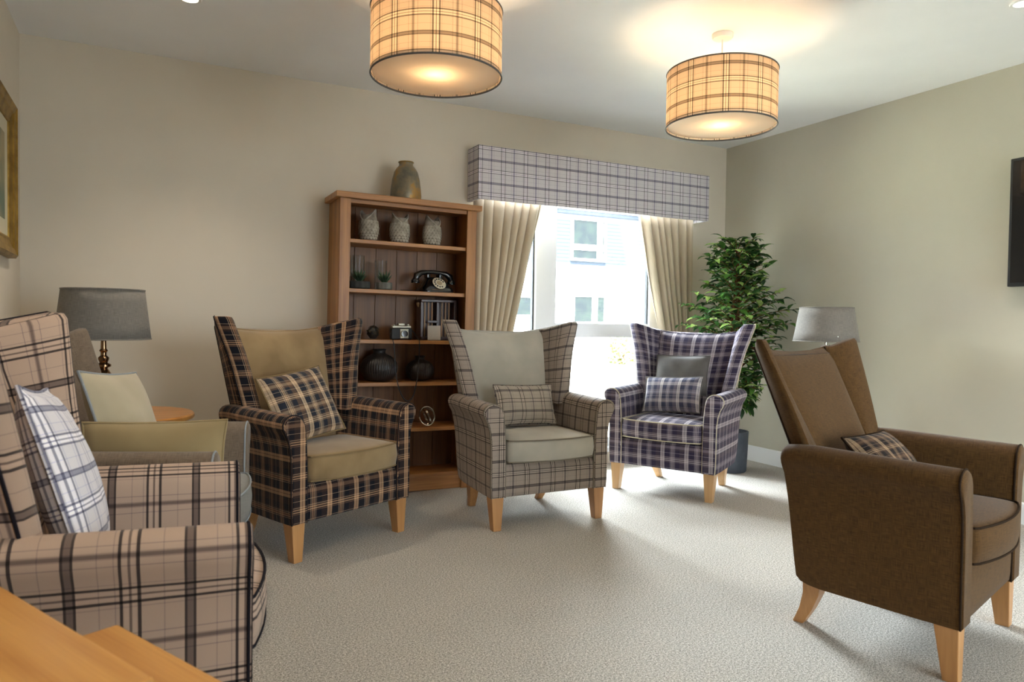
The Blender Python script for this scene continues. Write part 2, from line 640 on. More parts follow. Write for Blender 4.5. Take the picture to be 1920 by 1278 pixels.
# window: three lights between two wide posts, a transom rail across the middle
win = bpy.data.objects.new('window_1', None)
COL.objects.link(win)
win.location = (0, 0, 0)
win['kind'] = 'structure'
FY0, FY1 = 4.425, 4.495
P = [(2.455, 2.62), (3.455, 3.62)]
fr = M()
fr.box(WX0, WX1, FY0, FY1, WZ0, WZ0 + 0.07)
fr.box(WX0, WX1, FY0, FY1, WZ1 - 0.07, WZ1)
fr.box(WX0, WX0 + 0.06, FY0, FY1, WZ0, WZ1)
fr.box(WX1 - 0.06, WX1, FY0, FY1, WZ0, WZ1)
fr.box(P[0][0], P[0][1], FY0 - 0.004, FY1 - 0.004, WZ0, WZ1)
fr.box(P[1][0], P[1][1], FY0 - 0.004, FY1 - 0.004, WZ0, WZ1)
fr.box(P[0][1], P[1][0], FY0 + 0.003, FY1 - 0.003, 0.932, 1.034)
o = fr.build('window_frame', MAT['upvc'], win, smooth=False, bevel=0.004)
gk = M()
gz = (WZ0 + 0.07, WZ1 - 0.07)
for xa in (P[0][0] - 0.012, P[1][1]):
    gk.box(xa, xa + 0.012, FY0 + 0.02, FY0 + 0.05, gz[0], gz[1])
gk.box(P[1][0] - 0.010, P[1][0], FY0 + 0.02, FY0 + 0.05, 1.034, gz[1])  # dark strip stands in for the shadow in the casement gap
gk.build('window_gasket_and_gap_shade', MAT['gasket_shade'], win, smooth=False)


def glass_mat():
    k = NT('window_glass')
    tr = k.n('ShaderNodeBsdfTransparent')
    tr.inputs[0].default_value = (0.97, 0.985, 0.98, 1)
    gl = k.n('ShaderNodeBsdfGlossy')
    gl.inputs['Roughness'].default_value = 0.02
    fre = k.n('ShaderNodeFresnel')
    fre.inputs[0].default_value = 1.35
    mx = k.n('ShaderNodeMixShader')
    k.l(fre.outputs[0], mx.inputs[0])
    k.l(tr.outputs[0], mx.inputs[1])
    k.l(gl.outputs[0], mx.inputs[2])
    k.l(mx.outputs[0], k.out.inputs[0])
    return k.m


MAT['glass'] = glass_mat()
for (xa, xb, za, zb) in ((WX0 + 0.06, P[0][0], gz[0], gz[1]), (P[0][1], P[1][0], 1.034, gz[1]), (P[0][1], P[1][0], gz[0], 0.932), (P[1][1], WX1 - 0.06, gz[0], gz[1])):
    g = M()
    g.box(xa, xb, FY0 + 0.035, FY0 + 0.041, za, zb)
    g.build('pane', MAT['glass'], win, smooth=False)
doors = bpy.data.objects.new('added_doors', None)  # unseen doors, added to let in fill daylight
COL.objects.link(doors)
doors['kind'] = 'structure'
fr = M()
DS = [DX0 + (DX1 - DX0) * i / 3 for i in range(4)]
for q in range(4):
    fr.box(DS[q] - (.06 if 0 < q < 3 else .0 if q == 0 else .07), DS[q] + (.06 if 0 < q < 3 else .07 if q == 0 else .0), YF - .12, YF - .05, 0.0, DZ1)
for q in range(3):
    xa, xb = DS[q] + (.07 if q == 0 else .06), DS[q + 1] - (.07 if q == 2 else .06)
    fr.box(xa, xb, YF - .12, YF - .05, 0.0, .1)
    fr.box(xa, xb, YF - .12, YF - .05, DZ1 - .08, DZ1)
    g = M()
    g.box(xa, xb, YF - .09, YF - .084, .1, DZ1 - .08)
    g.build('pane', MAT['glass'], doors, smooth=False)
fr.build('window_frame', MAT['upvc'], doors, smooth=False)
m = M()
m.box(XL - T, XR + T, YF - T - 1.1, YF - T, HC + .02, HC + .14)
struct(m.build('sun_block_overhang', MAT['white'], smooth=False))  # unseen slab, added to keep the sun out of the added doors

m = M()
m.box(WX0, WX1, YB - 0.03, FY0, WZ0 - 0.03, WZ0 + 0.004)
struct(m.build('trim_1', MAT['white'], smooth=False, bevel=0.004))

# ------------------------------------------------------------------ outside
k = NT('lawn_grass')
co = k.obj_co()
c = k.ramp(k.noise(0.6, 4, co), [(0.35, lin((172, 172, 152))), (0.65, lin((196, 196, 178)))])
k.l(c, k.b.inputs['Base Color'])
k.b.inputs['Roughness'].default_value = 1
m = M()
m.box(-20, 60, YB + T + 0.01, 50, -0.3, -0.12)
o = m.build('lawn', k.m, smooth=False)
o['kind'] = 'structure'
m = M()
m.box(-20, 30, -30, YF - T - .01, -.3, -.12)
o = m.build('ground', mottled('bounce_ground', (104, 102, 99), (116, 113, 109), 2, 0.9), smooth=False)  # unseen ground, its grey chosen for the bounce light into the room
o['kind'] = 'structure'

# the house across the lawn
house = thing('house', 'white rendered house with pale grey clad upper floor beyond the lawn', 'house', (14.0, 24.0, -0.12))
render_white = mottled('white_render', (226, 228, 230), (234, 236, 238), 1, 0.9)
clad = NT('grey_cladding')
wv = clad.n('ShaderNodeTexWave', wave_type='BANDS', bands_direction='Z')
wv.inputs['Scale'].default_value = 2.2
clad.l(clad.obj_co(), wv.inputs['Vector'])
clad.l(clad.ramp(wv.outputs[0], [(0.05, lin((46, 52, 62))), (0.2, lin((58, 65, 78)))]), clad.b.inputs['Base Color'])
clad.b.inputs['Roughness'].default_value = 0.9
clad.b.inputs['Specular IOR Level'].default_value = 0.1
dark_glass = NT('reflecting_house_glass')
dark_glass.l(dark_glass.ramp(dark_glass.noise(2.5, 4, dark_glass.obj_co()), [(0.38, lin((12, 20, 24))), (0.62, lin((24, 34, 30)))]), dark_glass.b.inputs['Base Color'])
dark_glass.b.inputs['Roughness'].default_value = 0.2
m = M()
m.box(-7, 16, 0.0, 8, 0, 3.45)
m.build('ground_floor_wall', render_white, house, smooth=False)
m = M()
m.box(-7, 16, 0.02, 8, 3.45, 5.6)
m.build('upper_floor_wall', clad.m, house, smooth=False)
m = M()
m.box(-7.5, 16.5, -0.08, 8.4, 5.6, 5.75)
m.build('eaves', render_white, house, smooth=False)
m = M()
m.loft([[(-7.5, -0.08, 5.75), (-7.5, 8.4, 5.75), (-7.5, 4.0, 8.2)], [(16.5, -0.08, 5.75), (16.5, 8.4, 5.75), (16.5, 4.0, 8.2)]])
m.build('roof', plain('slate_roof', (96, 100, 108), 0.8), house, smooth=False)


def house_window(x0, x1, z0, z1, vx, hz):
    """frame stands proud of the wall; vx = mullion positions, hz = transoms"""
    m = M()
    f = 0.09
    m.box(x0, x1, -0.06, 0.03, z0, z0 + f)
    m.box(x0, x1, -0.06, 0.03, z1 - f, z1)
    m.box(x0, x0 + f, -0.06, 0.03, z0 + f, z1 - f)
    m.box(x1 - f, x1, -0.06, 0.03, z0 + f, z1 - f)
    for v in vx:
        m.box(v - 0.12, v + 0.12, -0.06, 0.03, z0 + f, z1 - f)
    for h in hz:
        m.box(x0 + f, (vx[0] - .12) if vx else x1 - f, -0.06, 0.03, h - 0.11, h + 0.11)
        if vx:
            m.box(vx[0] + .12, x1 - f, -0.06, 0.03, h - 0.11, h + 0.11)
    w = m.build('window', MAT['upvc'], house, smooth=False)
    g = M()
    g.box(x0 + 0.02, x1 - 0.02, -0.02, 0.0, z0 + 0.02, z1 - 0.02)
    g.build('pane', dark_glass.m, w, smooth=False)


for dx in (0.0, 6.4):
    house_window(0.86 + dx, 2.5 + dx, 3.62, 5.3, [2.2 + dx], [4.15])
    house_window(0.96 + dx, 2.55 + dx, 1.13, 2.3, [2.0 + dx], [])
house_window(-1.9, -0.62, 1.36, 2.2, [], [])

# a clipped shrub out on the grass
random.seed(5)
leafy = mottled('pale_shrub_leaf', (120, 132, 78), (176, 178, 128), 9, 0.9)
m = M()
for i in range(700):
    a = random.random() * 2 * pi
    zz = random.random() * 0.85
    rr = 0.42 * sqrt(random.random()) * (1.0 if zz < 0.6 else 0.85)
    px, py, pz = rr * cos(a), rr * sin(a), zz
    d = Vector((random.uniform(-1, 1), random.uniform(-1, 1), random.uniform(-.2, 1))).normalized()
    s = d.orthogonal().normalized() * 0.045
    b = Vector((px, py, pz))
    i0 = m.add([b, b + d * .06 + s, b + d * .13, b + d * .06 - s])
    m.face(i0)
sh = m.build('foliage', leafy, None, smooth=False, recalc=False)
shr = thing('shrub', 'small pale shrub on the bright lawn, seen through the lower pane', 'shrub', (12.2, 16.9, -0.12))
sh.parent = shr
m = M()
for i in range(5):
    a = i * 1.3
    m.tube([(0.03 * cos(a), 0.03 * sin(a), 0), (0.16 * cos(a), 0.16 * sin(a), 0.45)], [0.015, 0.007], 6)
m.build('stem', MAT['bark'], shr)

# ------------------------------------------------------------------ wing armchairs
# local axes: x to the right of someone facing the chair, front towards -y
ARM_PROF = [(.333, .165), (.337, .22), (.338, .30), (.338, .38), (.340, .45), (.346, .50), (.358, .540), (.371, .562), (.379, .580), (.380, .597),
            (.372, .613), (.357, .625), (.338, .631), (.318, .630), (.298, .622), (.283, .607), (.275, .588), (.270, .555), (.265, .50), (.261, .42), (.259, .30), (.259, .165)]


def chair_dims(model):
    if model == 1:
        return dict(top=1.0, tip=1.046, tipf=[(.55, -.345), (.62, -.352), (1.046, -.433)], mid=.975, rear=[(.165, -.475), (.6, -.525), (1.05, -.665)],
                    inner=[(.38, -.375), (.6, -.425), (1.0, -.558)], tipx=[(.55, .315), (.62, .325), (.85, .368), (1.046, .428)])
    return dict(top=.958, tip=.992, tipf=[(.55, -.43), (.62, -.445), (.80, -.510), (.99, -.585)], mid=.938, rear=[(.165, -.475), (.6, -.515), (.99, -.672)],
                inner=[(.38, -.375), (.6, -.435), (.95, -.608)], tipx=[(.55, .305), (.62, .315), (.80, .355), (.99, .402)])


def make_chair(label, X, Y, t, model, body, seat, inner, wing, pipe, leg, back=None, seat_pipe=None, group='wing armchairs around the lounge'):
    d = chair_dims(model)
    root = thing('wing_armchair', label, 'armchair', (X, Y, 0), t, group)
    yr = lambda z: -pl(z, d['rear'])
    yi = lambda z: -pl(z, d['inner'])
    # ---- arms
    for sg in (-1, 1):
        cx, cz = .312, .42
        rings = []
        for f, ins in ((.034, .010), (.030, .003), (.022, 0), (-.08, 0), (-.2, 0), (-.3, 0), (-.4, 0), (-.46, .004), (-.50, .012), (-.515, .03)):
            r = []
            for (x, z) in ARM_PROF:
                tx = -.028 * max(0, (-f - .05) / .45) * (1.1 - z / .63 * .7)
                xx, zz = x + (tx if x > .3 else tx * .3), z
                xx += (cx - xx) * ins / .12
                zz += (.40 - zz) * ins / .28
                back_f = f
                if f < -.35:
                    back_f = f + (.045 * (.63 - z) / .46) * min(1, (-f - .35) / .15)
                zz += .012 * max(0, -f) / .5 if z > .5 else 0
                r.append((sg * xx, -back_f, zz))
            rings.append(r)
        m = M()
        m.loft(rings, u0=.03)
        arm = m.build('arm', body, root, angle=50)
        m = M()
        m.tube([(sg * x, -.026, z) for x, z in ARM_PROF], .0034, 6)
        m.build('piping', pipe, arm)
    # ---- front rail, base
    m = M()
    prof = [(-.46, .165), (.012, .165), (.021, .172), (.024, .2), (.025, .26), (.022, .305), (.012, .325), (-.02, .332), (-.46, .332)]
    m.loft([[(x, -f, z) for f, z in prof] for x in (-.262, -.13, 0, .13, .262)], box=True)
    m.build('front_rail', body, root, angle=50)
    # ---- seat cushion with bowed front
    hw, fb = .250, -.36

    def outline(ins, n=9):
        w = hw - ins
        pts = []
        for i in range(n + 1):        # bowed front edge
            u = -1 + 2 * i / n
            pts.append((u * (w - .02), .045 - ins + .034 * (1 - u * u)))
        pts += [(w - .004, .035 - ins), (w, .01 - ins), (w, -.15), (w, fb + .03 + ins), (w - .03, fb + ins), (0, fb + ins), (-w + .03, fb + ins), (-w, fb + .03 + ins), (-w, -.15), (-w, .01 - ins), (-w + .004, .035 - ins)]
        return pts
    rings = []
    for z, ins in ((.334, .03), (.336, .008), (.345, .001), (.39, -.004), (.435, .0), (.446, .005), (.454, .03), (.461, .07), (.466, .12), (.468, .2)):
        if ins < .1:
            q = outline(ins)
        else:
            q = [(x * (hw - ins) / hw, (f + .16) * (hw - ins) / hw - .16) for x, f in outline(0)]
        rings.append([(x, -f, z) for x, f in q])
    m = M()
    m.loft(rings, box=True)
    cush = m.build('seat_cushion', seat, root, angle=50)
    for z in (.341, .447):
        m = M()
        m.tube([(x, -f, z) for x, f in outline(.001)], .0036, 6, closed=True)
        m.build('piping', seat_pipe or pipe, cush)
    # ---- inner back
    rings = []
    zs = [.36, .40, .48, .56, .64, .72, .80, .88, .94, .975, .99, 1.0]
    sc = d['mid'] / .975
    nb = 14
    for k, z in enumerate(zs):
        r = []
        fr_, bk_ = [], []
        hwz = pl(z, [(.36, .235), (.6, .245), (1.0, .295 if model == 1 else .302)])
        roll = {9: .012, 10: .03, 11: .055}.get(k, 0) * (1 if model == 1 else .6)
        for i in range(nb + 1):
            u = -1 + 2 * i / nb
            zz = z * sc * .975 / 1.0 if z > .6 else z
            ztop = d['mid'] + (d['top'] - d['mid']) * abs(u) ** 2.2
            zz = .36 + (ztop - .36) * (z - .36) / .64
            bulge = (.018 if model == 1 else .010) * (1 - u ** 4) * sin(min(1, (z - .36) / .64) * pi) - .02 * abs(u) ** 6
            fr_.append((u * hwz, yi(zz) - bulge + roll, zz))
            bk_.append((u * hwz, yr(zz) - (.05 if model == 1 else .018), zz))
        rings.append(fr_ + bk_[::-1])
    m = M()
    m.loft(rings, u0=.02)
    m.build('backrest', inner, root, angle=60)
    # ---- outer back panel
    rings = []
    for k, s in enumerate((0, .15, .3, .45, .6, .75, .9, .97, 1.0)):
        r1, r2 = [], []
        for i in range(13):
            u = -1 + 2 * i / 12
            ztop = d['mid'] - .03 + (d['top'] - d['mid']) * abs(u) ** 2.2
            z = .165 + (ztop - .165) * s
            hwz = pl(z, [(.165, .272), (.6, .290), (1.05, .312)])
            e = .02 * abs(u) ** 8
            r1.append((u * hwz, yr(z) - e - (.02 if k == 8 else 0), z))
            r2.append((u * hwz * .97, yr(z) - (.07 if model == 1 else .028), z))
        rings.append(r1 + r2[::-1])
    m = M()
    m.loft(rings)
    m.build('back_panel', back or body, root, angle=60)
    # ---- wings
    for sg in (-1, 1):
        rings = []
        pts_e = []
        pts_r = []
        for k, s in enumerate((0, .08, .2, .35, .5, .65, .8, .9, .96, .99, 1.0)):
            z0 = .575
            r = []
            tips = d['tip']
            ins = {9: .006, 10: .016}.get(k, 0)

            def P(w, x, f, z, nx=0, nf=0):
                return (sg * (x - nx * ins), -(f - nf * ins), z)
            # heights rise from the rear root to the tip
            zr = z0 + (d['top'] - z0) * s
            zt = z0 + (tips - z0) * s
            zm = lerp(zr, zt, .5)
            xr = pl(zr, [(.55, .288), (1.05, .312)])
            xi = pl(zr, [(.55, .215), (1.05, .272)])
            xt, ft = pl(zt, d['tipx']), pl(zt, d['tipf'])
            if model == 2:
                pass
            fr_, fi = pl(zr, d['rear']), pl(zr, d['inner'])
            th = .080 if model == 1 else .034
            # direction root->tip on the outer side
            dx, df = xt - xr, ft - fr_
            L = sqrt(dx * dx + df * df)
            ux, uf = dx / L, df / L
            nx, nf = uf, -ux          # outward normal (x, f)
            tipo = (xt + nx * 0.0, ft)
            tipi = (xt - nx * th, ft - nf * th)
            xmo, fmo = lerp(xr, xt, .5) + nx * -.006, lerp(fr_, ft, .5) + nf * -.006
            xmi, fmi = lerp(xi, tipi[0], .55), lerp(fi, tipi[1], .55)
            a1 = (xt + ux * .010 - nx * .012, ft + uf * .010 - nf * .012)
            a2 = (xt + ux * .012 - nx * (th - .018), ft + uf * .012 - nf * (th - .018))
            seq = [(xr - .02, fr_ + .003, zr), (xr, fr_ + .02, zr), (xmo, fmo, zm), (tipo[0], tipo[1], zt), (a1[0], a1[1], zt), (a2[0], a2[1], zt), (tipi[0], tipi[1], zt - .002), (xmi, fmi, zm), (xi, fi, zr), (xi - .01, fr_ + .03, zr)]
            cxm = sum(q[0] for q in seq) / 10
            cfm = sum(q[1] for q in seq) / 10
            for (x, f, z) in seq:
                r.append((sg * (x + (cxm - x) * ins * 9), -(f + (cfm - f) * ins * 9), z - (ins * .2)))
            rings.append(r)
            pts_e.append(r[3])
            pts_r.append((r[1][0], r[1][1], r[1][2]))
        m = M()
        m.loft(rings, u0=.05, v0=.01)
        w = m.build('wing', wing, root, angle=58)
        m = M()
        if model == 1:
            m.tube(pts_e + [rings[-1][2], rings[-1][1]] + pts_r[::-1], .0034, 6)
        else:
            m.tube(pts_r, .0045, 6)
        m.build('piping', pipe, w)
    # ---- rear edge piping down to the base, both sides
    # ---- legs
    for sg in (-1, 1):
        m = M()
        rings = []
        for z, h in ((.0, .021), (.168, .033)):
            rings.append([(sg * .297 + a * h, .0 + b * h + (.0 if z == 0 else .012), z) for a, b in ((-1, -1), (1, -1), (1, 1), (-1, 1))])
        m.loft(rings)
        m.build('leg', leg, root, smooth=False, bevel=.003)
        m = M()
        rings = []
        for z, h, dy in ((.0, .018, .060), (.06, .022, .028), (.12, .027, .006), (.168, .030, .0)):
            rings.append([(sg * (.215 + .022 * z / .168) + a * h, .435 + dy + b * h, z) for a, b in ((-1, -1), (1, -1), (1, 1), (-1, 1))])
        m.loft(rings)
        m.build('leg', leg, root, smooth=False, bevel=.003)
    return root


chair_c = make_chair('dark navy and brown tartan wing armchair with tan velvet seat and back, before the bookcase', 0.848, 3.2425, .4366, 1,
                     MAT['tartan_c'], MAT['velvet_c'], MAT['velvet_c'], MAT['tartan_c'], MAT['pipe_navy'], MAT['leg'], seat_pipe=MAT['pipe_tan'])
chair_d = make_chair('stone check wing armchair with plain pale grey velvet seat and back, in the middle', 1.8555, 3.178, -.0115, 1,
                     MAT['check_d'], MAT['velvet_d'], MAT['velvet_d'], MAT['check_d'], MAT['pipe_stone'], MAT['leg'])
chair_e = make_chair('purple tartan wing armchair with cream piping, in front of the leafy plant', 2.7998, 3.4367, -1.0678 + 0.0, 1,
                     MAT['tartan_e'], MAT['tartan_e'], MAT['tartan_e'], MAT['tartan_e'], MAT['pipe_cream'], MAT['leg_pale'])
chair_f = make_chair('plain brown wing armchair at the right, seen from its side', 2.40, 1.34, .285, 2,
                     MAT['weave_f'], MAT['weave_f'], MAT['weave_f'], MAT['weave_f'], MAT['pipe_brown'], MAT['leg'])
chair_a = make_chair('pale lilac check wing armchair at the left, nearest the camera, with dark piping', 0.185, 1.8173, 1.4954, 1,
                     MAT['check_a'], MAT['check_a'], MAT['check_a'], MAT['check_a'], MAT['pipe_dark'], MAT['leg'])
chair_b = make_chair('plain taupe wing armchair behind the pale check armchair, two beige cushions on it', 0.2526, 2.648, 1.3116, 2,
                     MAT['weave_b'], MAT['weave_b2'], MAT['weave_b'], MAT['weave_b'], MAT['pipe_grey'], MAT['leg'])


# ------------------------------------------------------------------ cushions
def pillow(name, label, chair, pos, rot, w, h, t, mat, pipe, seed=0, mat_back=None):
    """pos/rot in the chair's own axes; rot = euler XYZ of a cushion standing in the xz plane facing -y"""
    rnd = random.Random(seed)
    root = thing(name, label, 'cushion', group='cushions on the armchairs')
    root.rotation_mode = 'XYZ'
    ce = Matrix.Translation(chair.location) @ Matrix.Rotation(chair.rotation_euler.z, 4, 'Z')
    from mathutils import Euler
    mw = ce @ Matrix.Translation(pos) @ Euler(rot, 'XYZ').to_matrix().to_4x4()
    root.location = mw.to_translation()
    root.rotation_euler = mw.to_euler('XYZ')
    ph = [rnd.uniform(0, 6.28) for _ in range(6)]

    def edge(u, v):
        # corners pulled out, sides drawn in
        x = u * w / 2 * (1 - .055 * (1 - v * v) + .0)
        z = v * h / 2 * (1 - .055 * (1 - u * u))
        return x, z

    def surf(s):
        def f(a, b):
            u, v = 2 * a - 1, 2 * b - 1
            x, z = edge(u, v)
            k = max(0.0, (1 - abs(u) ** 2.6)) ** .55 * max(0.0, (1 - abs(v) ** 2.6)) ** .55
            wr = .05 * sin(5 * u + ph[0]) * sin(4 * v + ph[1]) + .03 * sin(9 * u + 3 * v + ph[2])
            y = s * t / 2 * k * (1 + wr)
            sag = -.006 * sin(pi * a) * (1 - v * v)
            return (x, y, z + sag)
        return f
    m = M()
    m.grid(surf(-1), 20, 16, w, h)
    m.build('cushion_cover', mat, root, recalc=False)
    m = M()
    m.grid(surf(1), 20, 16, w, h, flip=True)
    m.build('cushion_back', mat_back or mat, root, recalc=False)
    pts = []
    n = 14
    for i in range(n):
        pts.append((-1 + 2 * i / n, -1))
    for i in range(n):
        pts.append((1, -1 + 2 * i / n))
    for i in range(n):
        pts.append((1 - 2 * i / n, 1))
    for i in range(n):
        pts.append((-1, 1 - 2 * i / n))
    m = M()
    f = surf(1)
    m.tube([f((u + 1) / 2, (v + 1) / 2) for u, v in pts], .0045, 6, closed=True)
    m.build('piping', pipe, root)
    return root


pillow('cushion', 'square navy and cream tartan cushion slumped in the dark tartan armchair', chair_c, (-.085, .25, .635), (-.46, -.12, .10), .375, .34, .12, MAT['tartan_cushion_c'], MAT['pipe_tan'], 1)
pillow('cushion', 'small oblong stone check cushion on the grey velvet seat', chair_d, (.0, .27, .585), (-.35, .02, 0), .36, .225, .11, MAT['check_cushion_d'], MAT['check_cushion_d'], 2)
pillow('cushion', 'plain dark grey cushion standing behind the blue-grey tartan one', chair_e, (-.02, .35, .71), (-.28, -.02, 0), .36, .26, .11, MAT['cush_grey'], MAT['cush_grey'], 3)
pillow('cushion', 'blue-grey tartan cushion in front of the plain grey one', chair_e, (-.018, .195, .594), (-.38, -.05, 0), .38, .235, .11, MAT['tartan_cushion_e'], MAT['cush_grey'], 4)
pillow('cushion', 'white and lilac check cushion leaning in the nearest left armchair', chair_a, (-.04, .33, .685), (-.30, .10, .06), .40, .41, .11, MAT['check_cushion_a'], MAT['check_cushion_a'], 5)
pillow('cushion', 'pale beige cushion standing against the back of the taupe armchair', chair_b, (.06, .33, .665), (-.34, .08, -.15), .40, .38, .12, MAT['cush_beige'], MAT['pipe_grey'], 6)
pillow('cushion', 'olive-beige cushion leaning on the near arm of the taupe armchair', chair_b, (-.195, .175, .588), (.22, 0, 1.62), .42, .24, .11, MAT['cush_olive'], MAT['cush_olive'], 7)
pillow('cushion', 'small tartan cushion with dark brown back in the brown armchair', chair_f, (-.04, .29, .575), (-.75, .0, -.1), .30, .22, .12, MAT['tartan_f'], MAT['pipe_brown'], 8, MAT['cush_brown'])

# ------------------------------------------------------------------ pendants and downlights
def translucent(name, rgb, f=0.6, rough=0.7):
    k = NT(name)
    k.b.inputs['Base Color'].default_value = lin(rgb)
    k.b.inputs['Roughness'].default_value = rough
    tr = k.n('ShaderNodeBsdfTranslucent')
    tr.inputs[0].default_value = lin(rgb)
    mx = k.n('ShaderNodeMixShader')
    mx.inputs[0].default_value = f
    k.l(k.b.outputs[0], mx.inputs[1])
    k.l(tr.outputs[0], mx.inputs[2])
    k.l(mx.outputs[0], k.out.inputs[0])
    return k.m


MAT['diffuser'] = translucent('opal_diffuser', (214, 204, 190), 0.45)
MAT['shade_rim'] = plain('shade_rim_trim', (86, 84, 84), 0.7)


def emit(name, rgb, strength):
    k = NT(name)
    k.b.inputs['Base Color'].default_value = lin(rgb)
    k.b.inputs['Emission Color'].default_value = lin(rgb)
    k.b.inputs['Emission Strength'].default_value = strength
    return k.m


MAT['bulb'] = emit('lit_bulb', (255, 206, 140), 6.0)
MAT['led'] = emit('lit_lens', (255, 238, 205), 9.0)


def pendant(label, x, y, zb, rot):
    r, h = .262, .262
    root = thing('pendant_light', label, 'pendant light', (x, y, HC), rot, 'check drum pendants')
    zt = zb + h - HC
    z0 = zb - HC
    n = 72
    m = M()
    m.loft([[(r * cos(2 * pi * i / n), r * sin(2 * pi * i / n), z) for i in range(n)] for z in (z0, z0 + h * .33, z0 + h * .66, zt)], cap0=False, cap1=False)
    sh = m.build('lamp_shade', MAT['check_shade'], root)
    for z in (z0, zt):
        m = M()
        m.tube([(r * cos(2 * pi * i / n), r * sin(2 * pi * i / n), z) for i in range(n)], .0035, 6, closed=True)
        m.build('rim', MAT['shade_rim'], sh)
    m = M()
    m.lathe([(.0005, z0 + .010), (r - .006, z0 + .010), (r - .006, z0 + .013), (.0005, z0 + .013)], n)
    m.build('diffuser', MAT['diffuser'], root)
    m = M()
    m.lathe([(.001, -.001), (.05, -.001), (.05, -.016), (.044, -.024), (.01, -.028), (.001, -.028)], 32)
    m.build('ceiling_rose', MAT['white'], root)
    m = M()
    m.tube([(0, 0, -.02), (0, 0, zt - .01)], .0035, 8)
    m.build('cord', MAT['white'], root)
    m = M()
    m.lathe([(.001, zt - .0), (.018, zt - .0), (.02, zt - .05), (.001, zt - .05)], 20)
    for i in range(3):
        a = i * 2 * pi / 3
        m.tube([(.018 * cos(a), .018 * sin(a), zt - .02), (r * cos(a), r * sin(a), zt - .002)], .002, 5)
    m.build('lamp_holder', MAT['white'], root)
    m = M()
    m.lathe([(.001, zt - .05), (.013, zt - .05), (.016, zt - .07), (.03, zt - .1), (.028, zt - .125), (.015, zt - .142), (.001, zt - .146)], 20)
    m.build('bulb', MAT['bulb'], root)
    ld = bpy.data.lights.new('pendant_lamp', 'POINT')
    ld.energy = PENDANT_W
    ld.color = (1.0, 0.72, 0.42)
    ld.shadow_soft_size = .045
    lo = bpy.data.objects.new('pendant_lamp', ld)
    COL.objects.link(lo)
    lo.parent = root
    lo.location = (0, 0, zt - .185)
    return root


pendant('round check drum pendant nearer the bookcase, cut off at the top of the picture', 1.05, 2.74, 2.015, 0.5)
pendant('round check drum pendant hanging nearer the right wall, its white ceiling rose in view', 2.51, 2.685, 2.0, 0.2)


def downlight(label, x, y, rx=.0):
    root = thing('downlight', label, 'downlight', (x, y, HC), 0, 'recessed ceiling downlights')
    m = M()
    m.lathe([(.036, -.001), (.036, -.006), (.047, -.006), (.050, -.001)], 32, capb=False, capt=False)
    m.build('bezel', MAT['white'], root)
    m = M()
    m.lathe([(.0005, -.0015), (.036, -.0015), (.036, -.004), (.0005, -.004)], 32)
    m.build('lens', MAT['led'], root)
    ld = bpy.data.lights.new('downlight_lamp', 'SPOT')
    ld.energy = DOWN_W
    ld.color = (1.0, 0.86, 0.70)
    ld.spot_size = radians(110)
    ld.spot_blend = 0.9
    ld.shadow_soft_size = .035
    lo = bpy.data.objects.new('downlight_lamp', ld)
    COL.objects.link(lo)
    lo.parent = root
    lo.location = (0, 0, -.02)
    return root


downlight('round recessed downlight at the top left of the ceiling', 0.183, 3.53)
downlight('round recessed downlight at the top right of the ceiling', 3.395, 1.80)
downlight('round recessed downlight over the left armchairs, out of the picture', 0.183, 1.80)
downlight('round recessed downlight behind the camera, nearer the left wall', 0.183, 0.05)
downlight('added unseen recessed downlight behind the camera, nearer the right wall', 3.395, 0.05)  # unseen fitting, added for warm fill

# ------------------------------------------------------------------ pelmet and curtains
pel = thing('pelmet', 'silver check fabric pelmet box over the window', 'pelmet', (2.875, YB, 1.825))
PW, PD, PH = .967, .17, .343
m = M()
e = .004
ring = [(-PW, -.001), (-PW, -PD + e), (-PW + e, -PD), (PW - e, -PD), (PW, -PD + e), (PW, -.001), (PW - .02, -.001), (PW - .02, -PD + .02), (-PW + .02, -PD + .02), (-PW + .02, -.001)]
m.loft([[(x, y, z) for x, y in ring] for z in (0.0, PH / 2, PH)])
m.build('valance', MAT['check_pelmet'], pel, angle=30)
m = M()
m.box(-PW + .02, PW - .02, -PD + .02, -.001, PH - .02, PH)
m.build('top_board', MAT['white'], pel, smooth=False)


